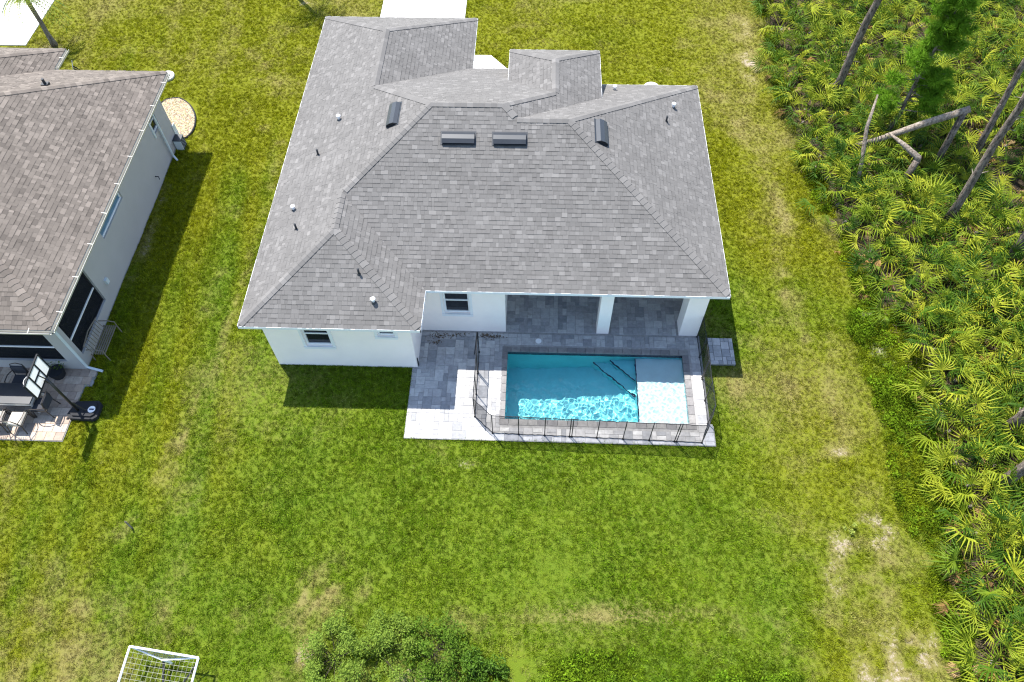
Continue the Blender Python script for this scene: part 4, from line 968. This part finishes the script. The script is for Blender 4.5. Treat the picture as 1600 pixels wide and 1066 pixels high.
for j in range(Mv+1): nt.tube([npnt(i,j) for i in range(N+1)],.0028,3,False)
for k in range(1,30):
    q = A.lerp(B_,k/30); t_ = k/30; e = A.lerp(mid,t_*2) if t_ < .5 else mid.lerp(B_,t_*2-1); nt.tube([q,e],.003,3,False)
for k in range(1,4): nt.tube([A.lerp(mid,0)+(B_-A)*0+Vector((0,0,-.02*k))]+[A.lerp(B_,i/12).lerp(A.lerp(mid,i/6) if i < 6 else mid.lerp(B_,i/6-1),k/4) for i in range(13)],.005,3,False)
nt.build('net','whitecloth',goal)

# ------------------------------------------------------------------ saw palmettos
def frond_mesh(seed, nl, R_, droop, spread):
    r = random.Random(seed); mb = MB(); L = r.uniform(.55,.95)
    up_ = Vector((0,0,1)); hub = Vector((L*.75,0,L*.75)); mb.tube([(0,0,0),(L*.45,0,L*.5),tuple(hub)],[.011,.009,.007],3,False)
    ax = Vector((.8,0,.6)).normalized(); side = Vector((0,1,0)); nrm = ax.cross(side).normalized()
    if nrm.z < 0: nrm = -nrm
    for k in range(nl):
        th = (k/(nl-1)-.5)*2*spread; d = ax*math.cos(th)+side*math.sin(th); ln = R_*r.uniform(.7,1.12)*(1-.22*abs(th)/spread); w = .0150*r.uniform(.75,1.25)
        sd = (d.cross(nrm)).normalized(); lift = nrm*(.05+.06*math.cos(th))
        p0 = hub; p1 = hub+d*ln*.5+lift*.6; p2 = hub+d*ln-nrm*droop*r.uniform(.4,1.5)+sd*r.uniform(-.02,.02)
        f_ = nrm*.014
        mb.add([p0+sd*.005, p0-sd*.005, p1-sd*w, p1+f_, p1+sd*w, p2],[(1,2,3,0),(0,3,4),(2,5,3),(3,5,4)])
    m = mb.mesh('frond'); return m
fr_green = []; fr_dead = []
for k in range(10):
    m = frond_mesh(k, 12+k%3*2, .50+.045*(k%4), .10+.05*(k%3), 1.5+.25*(k%3)); m.materials.append(MAT['frond']); fr_green.append(m)
for k in range(3):
    m = frond_mesh(50+k, 13, .40, .2, 1.2); m.materials.append(MAT['frond_dead']); fr_dead.append(m)
pts = []; tries = 0
TR = []  # trunks to keep clear
while tries < 30000 and len(pts) < 300:
    tries += 1; y = random.uniform(-9.4,23) if random.random() < .7 else random.uniform(-9.4,3); xr = 22.0+(y+8.8)*.338+.9; xe = float(edge(PALM_EDGE, y))
    x = random.uniform(xe+.1, xr)
    if fbm(np.array([x]),np.array([y]),.45,31)[0] < (.34 if y > 3 else .2): continue
    if all((x-a)**2+(y-b)**2 > (.46 if y > 3 else .36) for a,b,_ in pts): pts.append((x,y,random.uniform(.8,1.2)))
MARKS = [(21.53,14.4,'the tall dark pine trunk near the lawn'),(25.0,14.6,'the slender dark pine trunk'),(23.35,12.1,'the young green pine'),(24.65,10.1,'the broken snag'),(22.6,10.9,'the low end of the fallen trunk'),
 (23.3,9.2,'the stump with the white splintered top'),(21.45,8.95,'the thin splintered pole'),(24.37,7.23,'the foot of the nearer leaning pine'),(26.18,5.5,'the thick pine trunk at the right edge'),
 (23.65,-1.5,'the edge trunk level with the pool'),(23.0,-3.3,'the pale edge trunk'),(20.7,1.6,'the sandy gap in the weeds'),(21.0,-8.4,'the bottom right corner'),(20.3,20.5,'the top end of the wood edge'),(29.5,19.5,'the top right corner'),(27.8,11.5,'the right edge above the thick trunk'),(22.5,4.6,'the middle of the wood edge'),(20.6,7.6,'the wood edge below the broken trunks')]
ORD = ['nearest','second nearest','third nearest','fourth nearest','fifth nearest','sixth nearest','seventh nearest','eighth nearest','ninth nearest','tenth nearest']
ORD += ['%s nearest' % w for w in ('eleventh','twelfth','thirteenth','fourteenth','fifteenth','sixteenth','seventeenth','eighteenth')]
pl_labels = {}; byk = {}
for x, y, s in pts:
    m = min(MARKS, key=lambda k: (k[0]-x)**2+(k[1]-y)**2); dx, dy = x-m[0], y-m[1]
    side = ('right of' if dx > 0 else 'left of') if abs(dx) > abs(dy) else ('above' if dy > 0 else 'below')
    size = 'small' if s < .92 else 'large' if s > 1.08 else 'mid-sized'
    byk.setdefault((size, side, m[2]), []).append((math.hypot(dx, dy), x, y))
for (size, side, mk), L_ in byk.items():
    for k, (_, x, y) in enumerate(sorted(L_)):
        pl_labels[(x, y)] = '%s saw palmetto %s %s' % (size, side, mk) if len(L_) == 1 else '%s saw palmetto, %s %s %s' % (size, ORD[min(k, len(ORD)-1)], side, mk)
for x, y, s in pts:
    lb = pl_labels[(x, y)]; P = thing('saw_palmetto', lb, 'palmetto', (x,y,ZL-.03), 'saw palmettos in the wood'); n = random.randint(9,11); a0 = random.random()*6.28
    MB().tube([(x,y,ZL-.05),(x+.04,y,ZL+.10),(x+.09,y+.02,ZL+.16)],[.07,.06,.03],6).build('stem','palm_bark',P)
    for k in range(n):
        dead = random.random() < .11; m = random.choice(fr_dead if dead else fr_green); o = bpy.data.objects.new('frond', m); col.objects.link(o); o.parent = P
        sc = s*random.uniform(.95,1.35); inner = k >= n-2
        o.location = (random.uniform(-.1,.1), random.uniform(-.1,.1), random.uniform(.03,.12))
        tilt = random.uniform(-.75,-.35) if inner else random.uniform(-.1,.5)
        if dead: tilt = random.uniform(.5,.8)
        o.rotation_euler = (random.uniform(-.8,.8), tilt, a0+k*2.4+random.uniform(-.3,.3)); o.scale = (sc,sc,sc)
        if dead: o['label'] = 'dry brown frond'

# ------------------------------------------------------------------ pine trunks, snags and logs in the wood
def trunk_path(b, t_, n=10, wob=.06):
    b, t_ = Vector(b), Vector(t_); out = []
    for i in range(n+1):
        p = b.lerp(t_, i/n); out.append(p+Vector((random.uniform(-wob,wob),random.uniform(-wob,wob),0))*(1 if 0 < i < n else 0))
    return out
def needle_ball(mb, c, r, n, rnd):
    for _ in range(n):
        d = Vector((rnd.gauss(0,1),rnd.gauss(0,1),rnd.gauss(.45,.9))).normalized(); sd = d.orthogonal()  .normalized()*.0095; p = c+d*r*rnd.uniform(.05,.25)
        q = c+d*r*rnd.uniform(.8,1.15); mb.add([p+sd*1.4,p-sd*1.4,q],[(0,1,2)])
def pine(base, top, r0, label, crown_from, crown_r, ntuft, seed):
    rnd = random.Random(seed); T_ = thing('pine_tree', label, 'tree', base, 'pine trees in the wood'); pth = trunk_path(base, top)
    MB().tube(pth, [r0*(1.25 if i == 0 else 1)*(1-.055*i) for i in range(len(pth))], 12).build('trunk','bark',T_,True)
    cb = MB(); cr = MB(); b, t_ = Vector(base), Vector(top)
    for k in range(9):
        p = b.lerp(t_, rnd.uniform(.06, .5)); a = rnd.random()*6.28; ln = rnd.uniform(.12, .45)
        MB().tube([p, p+Vector((math.cos(a)*ln, math.sin(a)*ln, ln*rnd.uniform(0, .5)))], [.022, .008], 5).build('branch_stub', 'deadwood', T_)
    nb_ = max(6, ntuft//9)
    for k in range(nb_):
        f = crown_from+(1-crown_from)*(k+.5)/nb_; p = b.lerp(t_, f); a = rnd.random()*6.28; ln = crown_r*(1.05-.75*(f-crown_from)/(1-crown_from+1e-6))*rnd.uniform(.6,1.1)
        q = p+Vector((math.cos(a)*ln, math.sin(a)*ln, ln*rnd.uniform(.1,.5))); cb.tube([p, p.lerp(q,.5)+Vector((0,0,-.03)), q],[.03,.02,.01],5,False)
        for j in range(max(3, ntuft//nb_)):
            s = rnd.uniform(.45,1.05); c = p.lerp(q,s)+Vector((rnd.uniform(-.25,.25),rnd.uniform(-.25,.25),rnd.uniform(-.08,.2))); needle_ball(cr, c, rnd.uniform(.22,.36), 60, rnd)
    cb.build('branches','bark',T_); cr.build('crown','pine',T_)
P3 = lambda x,y,z=0: (x,y,ZL+z)
pine(P3(21.53,14.4),(22.0,14.2,13),.17,'tall dark pine trunk near the upper edge of the lawn',.72,2.0,120,1)
pine(P3(25.0,14.6),(24.7,15.3,12),.10,'slender dark pine trunk among palmettos at the top right',.72,1.6,90,2)
pine(P3(24.37,7.23),(24.6,8.2,13),.15,'long grey pine trunk crossing the upper right, the nearer of a leaning pair',.76,1.8,90,3)
pine(P3(26.5,10.85),(26.3,12.4,13),.13,'grey pine trunk crossing the upper right, the farther of a leaning pair',.76,1.8,90,4)
pine(P3(26.18,5.5),(26.3,5.9,12),.20,'thick grey pine trunk at the right edge',.75,1.8,90,5)
pine(P3(23.65,-1.5),(23.9,-1.3,11),.17,'pine trunk cut off by the right edge, level with the pool',.75,1.6,80,6)
pine(P3(23.0,-3.3),(23.3,-3.1,11),.17,'pale pine trunk cut off by the right edge, below the pool level',.75,1.6,80,7)
pine(P3(23.35,12.1),(23.7,12.4,6.2),.08,'young pine with full green needle crown above the fallen trunk',.22,1.25,420,8)
def snag(name, label, path, r, mat, extra=None):
    o = thing(name, label, 'dead tree' if name == 'snag' else 'log', path[0]); MB().tube(path, r, 10).build('trunk', mat, o, True)
    if extra: MB().tube(extra[0], extra[1], 8).build('broken_top', 'deadwood', o, True)
    return o
s1 = snag('snag','standing broken trunk holding up the fallen pole', [P3(24.65,10.1),P3(24.63,10.15,1.5),P3(24.6,10.2,3.0)], [.14,.12,.11],'bark')
lg = snag('fallen_trunk','long pale fallen trunk leaning from the broken snag to the ground', [(24.75,10.2,3.03),(23.6,10.5,2.1),(22.3,10.75,1.05),(21.45,11.0,.45)], [.13,.13,.11,.07],'deadwood')
s2 = snag('snag','short stump with a bent splintered white top', [P3(23.3,9.2),P3(23.3,9.3,.7),P3(23.35,9.35,1.35)], [.15,.13,.12],'bark', ([(23.45,9.3,1.2),(23.4,9.4,1.36),(22.9,9.9,1.55),(22.35,10.35,1.75)],[.05,.13,.10,.03]))
s3 = snag('snag','thin splintered dead pole by the palmettos', [P3(21.45,8.95),P3(21.4,9.4,1.0),P3(21.35,10.2,2.2),P3(21.5,10.8,3.2)], [.08,.08,.07,.03],'deadwood')

# ------------------------------------------------------------------ palms at the top left
def palm(base, top, label, nf, fl, seed):
    rnd = random.Random(seed); T_ = thing('palm_tree', label, 'palm', base); pth = trunk_path(base, top, 7, .015)
    MB().tube(pth, [.17,.12,.105,.1,.1,.1,.1,.09], 10).build('trunk','palm_bark',T_,True)
    c = Vector(top)
    for k in range(nf):
        a = k*2.4; el = rnd.uniform(-.1,.9); fb = MB(); d = Vector((math.cos(a),math.sin(a),0)); pr = c; spine = [c]
        for i in range(1,9):
            s = i/8; spine.append(c+d*fl*s*math.cos(el*.6)+Vector((0,0,fl*(math.sin(el)*s-1.0*s*s))))
        fb.tube(spine,[.02-.0018*i for i in range(9)],4,False)
        for i in range(1,9):
            for sgn in (-1,1):
                for h in (0,.5):
                    p = spine[i-1].lerp(spine[i],h+.25); sd = Vector((-d.y,d.x,0))*sgn; ln = fl*.33*(1-.5*i/9); q = p+sd*ln+d*ln*.5+Vector((0,0,-ln*.45)); w = d*.02; fb.add([p-w,p+w,q],[(0,1,2)])
        fb.build('frond','frond',T_)
palm(P3(-13.73,17.64),(-13.95,17.85,2.25),'slim palm beside the white driveway at the top left',15,1.35,1)
hs = thing('hedge_shrub', 'low green shrub behind the brown roof at the left edge', 'shrub', (-15.0,15.2,ZL))
palm(P3(-3.25,21.95),(-3.25,22.0,4.4),'tall palm beyond the top edge casting its shadow on the lawn',13,1.7,2)

# ------------------------------------------------------------------ shrubs and weeds
MAT['dark_stem'] = plain('dark_stem', (.05, .042, .03), .9, .1)
def leaf_cloud(mb, c, rx, ry, rz, n, ls, rnd):
    for _ in range(n):
        d = Vector((rnd.gauss(0,1),rnd.gauss(0,1),abs(rnd.gauss(0,1)))).normalized(); k = rnd.random()**.35; p = Vector((c[0]+d.x*rx*k, c[1]+d.y*ry*k, c[2]+d.z*rz*k))
        a = Vector((rnd.gauss(0,1),rnd.gauss(0,1),rnd.gauss(.2,.6))).normalized(); b = a.orthogonal().normalized(); b.rotate(Matrix.Rotation(rnd.random()*6.28,3,a)); l_ = ls*rnd.uniform(.6,1.3)
        mb.add([p, p+a*l_*.5+b*l_*.2, p+a*l_, p+a*l_*.5-b*l_*.2],[(0,1,2,3)])
def shrub(o, x, y, rx, ry, rz, n, ls, seed, mat='bush', lumps=26):
    rnd = random.Random(seed); mb = MB(); st = MB(); lumps = int(lumps*1.2)
    for k in range(lumps):
        a = rnd.random()*6.28; r = rnd.random()**.5; c = (x+math.cos(a)*rx*r, y+math.sin(a)*ry*r, ZL+rz*(.1+.75*rnd.random()**1.5)*(1-.45*r)); s = rnd.uniform(.17,.33)
        leaf_cloud(mb, c, rx*s, ry*s*1.1, rz*s, n//lumps, ls, rnd); st.tube([(x+rnd.uniform(-.1,.1),y+rnd.uniform(-.1,.1),ZL-.02),c],[.010,.004],4,False)
    mb.build('foliage',mat,o); st.build('stems','dark_stem',o)
shrub(hs, -14.9,15.25,.8,.5,.7,1500,.13,3)
for k,(x,y,rx,ry,rz,n,ls,lb) in enumerate([(3.8,-8.75,.85,.9,1.25,5600,.075,'dark leafy bush, leftmost at the bottom edge'),(5.0,-8.45,1.0,.9,1.0,5200,.07,'leafy bush in the middle of the bottom thicket'),
    (6.5,-8.5,.85,.8,.95,4200,.08,'pale leaved bush right of the bottom thicket middle'),(7.6,-9.05,.75,.6,.75,3600,.085,'bright green bush beside the bare sandy patch')]):
    o = thing('bush', lb, 'bush', (x,y,ZL)); shrub(o,x,y,rx,ry,rz,n,ls,10+k,'bush' if k != 3 else 'weed')
w1 = thing('weed', 'small dark weed standing alone on the lawn near the right wood edge', 'weed', (18.3,-4.75,ZL)); shrub(w1,18.3,-4.75,.16,.16,.35,160,.07,40,'bush',4)
stk = MB().tube([P3(-2.75,-5.35),P3(-2.8,-5.3,.42)],.025,6).build('stake','deadwood'); tag(stk, 'short wooden stake in a bare patch of lawn at the lower left', 'stake'); MB().tube([P3(-2.8,-5.3,.40),P3(-2.81,-5.29,.45)],[.032,.01],6).build('tip','deadwood',stk)

# ------------------------------------------------------------------ grass and weeds: uncountable stuff, instanced on points
lib = bpy.data.collections.new('grass_library'); lib2 = bpy.data.collections.new('weed_library')
def tuft(seed, n, hgt, sp, wid, lean):
    r = random.Random(seed); mb = MB()
    for _ in range(n):
        a = r.random()*6.28; b = r.random()*6.28; x, y = r.uniform(-sp,sp), r.uniform(-sp,sp); h = hgt*r.uniform(.55,1.2); l_ = lean*r.uniform(.2,1.3)*h
        tx, ty = math.cos(b)*l_, math.sin(b)*l_; wx_, wy_ = -math.sin(a)*wid, math.cos(a)*wid
        mb.add([(x-wx_,y-wy_,0),(x+wx_,y+wy_,0),(x+tx*.45+wx_*.8,y+ty*.45+wy_*.8,h*.62),(x+tx*.45-wx_*.8,y+ty*.45-wy_*.8,h*.62),(x+tx,y+ty,h)],[(0,1,2,3),(3,2,4)])
    m = mb.mesh('grass_tuft'); m.materials.append(MAT['grass']); return m
for k in range(6): lib.objects.link(bpy.data.objects.new('grass_tuft', tuft(k, 12, .068, .048, .0055, .85)))
for k in range(5):
    r = random.Random(90+k); mb = MB()
    leaf_cloud(mb, (0,0,.03), .17, .17, .22, 70, .075, r); m = mb.mesh('weed_tuft'); m.materials.append(MAT['grass']); lib2.objects.link(bpy.data.objects.new('weed_tuft', m))
def scatter(name, label, P, lb, **at):
    m = bpy.data.meshes.new(name); m.from_pydata(P.tolist(), [], []); m.update(); attrs(m, **at)
    o = link(name, m, 'grass'); o['kind'] = 'stuff'; o['label'] = label
    ng = bpy.data.node_groups.new(name, 'GeometryNodeTree'); ng.interface.new_socket('Geometry', in_out='INPUT', socket_type='NodeSocketGeometry'); ng.interface.new_socket('Geometry', in_out='OUTPUT', socket_type='NodeSocketGeometry')
    N = ng.nodes.new; gi = N('NodeGroupInput'); go = N('NodeGroupOutput'); ci = N('GeometryNodeCollectionInfo'); ci.inputs['Collection'].default_value = lb; ci.inputs['Separate Children'].default_value = True; ci.inputs['Reset Children'].default_value = True
    ip = N('GeometryNodeInstanceOnPoints'); ip.inputs['Pick Instance'].default_value = True
    rr_ = N('FunctionNodeRandomValue'); rr_.data_type = 'FLOAT_VECTOR'; rr_.inputs[0].default_value = (-.15,-.15,0); rr_.inputs[1].default_value = (.15,.15,6.283)
    sa = N('GeometryNodeInputNamedAttribute'); sa.data_type = 'FLOAT'; sa.inputs['Name'].default_value = 'size'
    L_ = ng.links.new; L_(gi.outputs[0], ip.inputs['Points']); L_(ci.outputs[0], ip.inputs['Instance']); L_(rr_.outputs[0], ip.inputs['Rotation']); L_(sa.outputs[0], ip.inputs['Scale']); L_(ip.outputs[0], go.inputs[0])
    md = o.modifiers.new('scatter', 'NODES'); md.node_group = ng
    return o
def off_hard(x, y):
    bad = (x > .35) & (x < 14.6) & (y > 1.9) & (y < 15.4)
    bad |= (x > .42) & (x < 5.15) & (y > .42) & (y < 4); bad |= (x > 4.93) & (x < 14.72) & (y > -2.2) & (y < 2)
    bad |= (x > 14.9) & (x < 15.7) & (y > .8) & (y < 1.84); bad |= (x > 1.25) & (x < 5.37) & (y > 15); bad |= (x > 5.3) & (x < 7.6) & (y > 12) & (y < 17.25) & (x-6.75+(y-17.25)*.8 < 0)
    bad |= (x < -5.98) & (y > .04) & (y < 12.7); bad |= (x < -5.6) & (y > -.62) & (y < .1); bad |= (x < -5.84) & (y > -2.64) & (y < -.6)
    bad |= (x < -15.0) & (y > 17.5); bad |= ((x+6.7)/1.05)**2+((y-12.6)/1.4)**2 < 1
    return bad
dens = 300; X0, X1, Y0, Y1 = -20, 34, -10.6, 24.0
n = int((X1-X0)*(Y1-Y0)*dens); x = rng.uniform(X0,X1,n); y = rng.uniform(Y0,Y1,n)
t_ = (y+9.6)/31; left = -5.6+(-18.6+5.6)*t_; right = 22.8+(33.2-22.8)*t_
k = (x > left) & (x < right) & ~off_hard(x,y); x, y = x[k], y[k]
d, s_, ta, w_ = zones(x,y); keep = rng.random(len(x)) > np.clip(s_*1.3-.1,0,.93)+.97*w_+.35*np.clip(d-.6,0,1)
keep &= rng.random(len(x)) > .35*np.clip((y-6)/16,0,1)
x, y, d, ta, w_ = x[keep], y[keep], d[keep], ta[keep], w_[keep]
big = (ta > .5) & (w_ < .35)
def rim_pts(segs, step=.05, w=.07):
    o = []
    for (ax, ay, bx, by, ox, oy) in segs:
        L = math.hypot(bx-ax, by-ay); n_ = int(L/step)
        for k in range(n_):
            f_ = (k+random.random())/n_; q_ = random.uniform(.0, w); o.append((ax+(bx-ax)*f_+ox*q_, ay+(by-ay)*f_+oy*q_))
    return np.array(o)
rp = rim_pts([(4.93,-2.2,14.72,-2.2,0,-1),(4.93,-2.2,4.93,.42,-1,0),(.44,.43,4.93,.43,0,-1),(14.72,-2.2,14.72,-1.5,1,0),(14.64,-1.5,14.64,1.9,1,0),(1.26,15.4,1.26,24,-1,0),(5.37,17.3,5.37,24,1,0),(14.57,2,14.57,11,1,0),(-5.97,2.7,-5.97,10.6,1,0),(-5.82,-2.6,-5.82,-1.9,1,0),(-7.9,-2.64,-5.85,-2.64,0,-1),(14.9,.79,15.7,.79,0,-1),(15.71,.8,15.71,1.84,1,0),(7.5,16.2,6.8,17.2,1,.8)])
nr = len(rp); x = np.concatenate([x, rp[:,0]]); y = np.concatenate([y, rp[:,1]]); d2, _, t2, _ = zones(rp[:,0], rp[:,1]); d = np.concatenate([d, d2]); ta = np.concatenate([ta, np.full(nr, .35)]); big = np.concatenate([big, np.zeros(nr, bool)])
zg = ZL+(fbm(x,y,.5,3)-.5)*.05*((np.abs(x-9) > 7.5) | (y < -3.2))
size = rng.uniform(.65,1.25,len(x))*(1-.3*np.clip(d,0,1))*(1+.5*ta)*(.75+.5*fbm(x,y,.8,71))
P = np.stack([x,y,zg-.005],-1)
scatter('grass','short mown grass covering the lawn',P,lib,yel=yellow(x,y),dry=d,tall=ta*.6,rnd=rng.random(len(x)),size=size)
wk_ = big & (rng.random(len(x)) < .16*np.clip((fbm(x,y,.9,55)-.3)*3,.1,1))
scatter('weeds','rough green weeds along the wood edge and the bottom of the lawn',P[wk_],lib2,yel=yellow(x[wk_],y[wk_])*.3,dry=d[wk_]*.6,tall=ta[wk_],rnd=rng.random(wk_.sum())*.85,size=rng.uniform(.5,1.25,wk_.sum()))
# litter and forest litter
lt = MB(); r = random.Random(77)
for k in range(5200):
    yy = r.uniform(-9.6,24); xx = r.uniform(float(edge(PALM_EDGE,yy))-.5, 23.8+(yy+8.8)*.338); a = r.random()*6.28; l_ = r.uniform(.08,.35); w = r.uniform(.008,.02); z = ZL+r.uniform(.01,.12)
    dx, dy = math.cos(a)*l_, math.sin(a)*l_; lt.add([(xx-dy*w/l_,yy+dx*w/l_,z),(xx+dy*w/l_,yy-dx*w/l_,z),(xx+dx,yy+dy,z+r.uniform(-.05,.1))],[(0,1,2)])
MAT['litter'] = leaf_mat('dry_litter', [(.2, (.05, .036, .022)), (.6, (.14, .10, .06)), (.8, (.26, .20, .14))], .1, .9, .05, 9)
o = lt.build('leaf_litter','litter'); o['kind'] = 'stuff'; o['label'] = 'dry fallen fronds and litter under the palmettos'

lv = MB(); r = random.Random(5)
for cx_, cy_, n_, sp_ in ((5.75,1.72,70,.22),(6.35,1.76,40,.2),(7.28,1.74,40,.14),(7.62,1.72,70,.18),(5.6,1.45,30,.12)):
    for k in range(n_):
        xx, yy = r.gauss(cx_, sp_), min(1.92, r.gauss(cy_, .055)); a = r.random()*6.28; l_ = r.uniform(.015,.04); z = .006+r.random()*.012
        lv.add([(xx-math.cos(a)*l_,yy-math.sin(a)*l_,z),(xx+math.sin(a)*l_*.5,yy-math.cos(a)*l_*.5,z+.006),(xx+math.cos(a)*l_,yy+math.sin(a)*l_,z),(xx-math.sin(a)*l_*.5,yy+math.cos(a)*l_*.5,z+.004)],[(0,1,2,3)])
o = lv.build('dry_leaves','litter'); o['kind'] = 'stuff'; o['label'] = 'brown dry leaves blown along the patio wall'
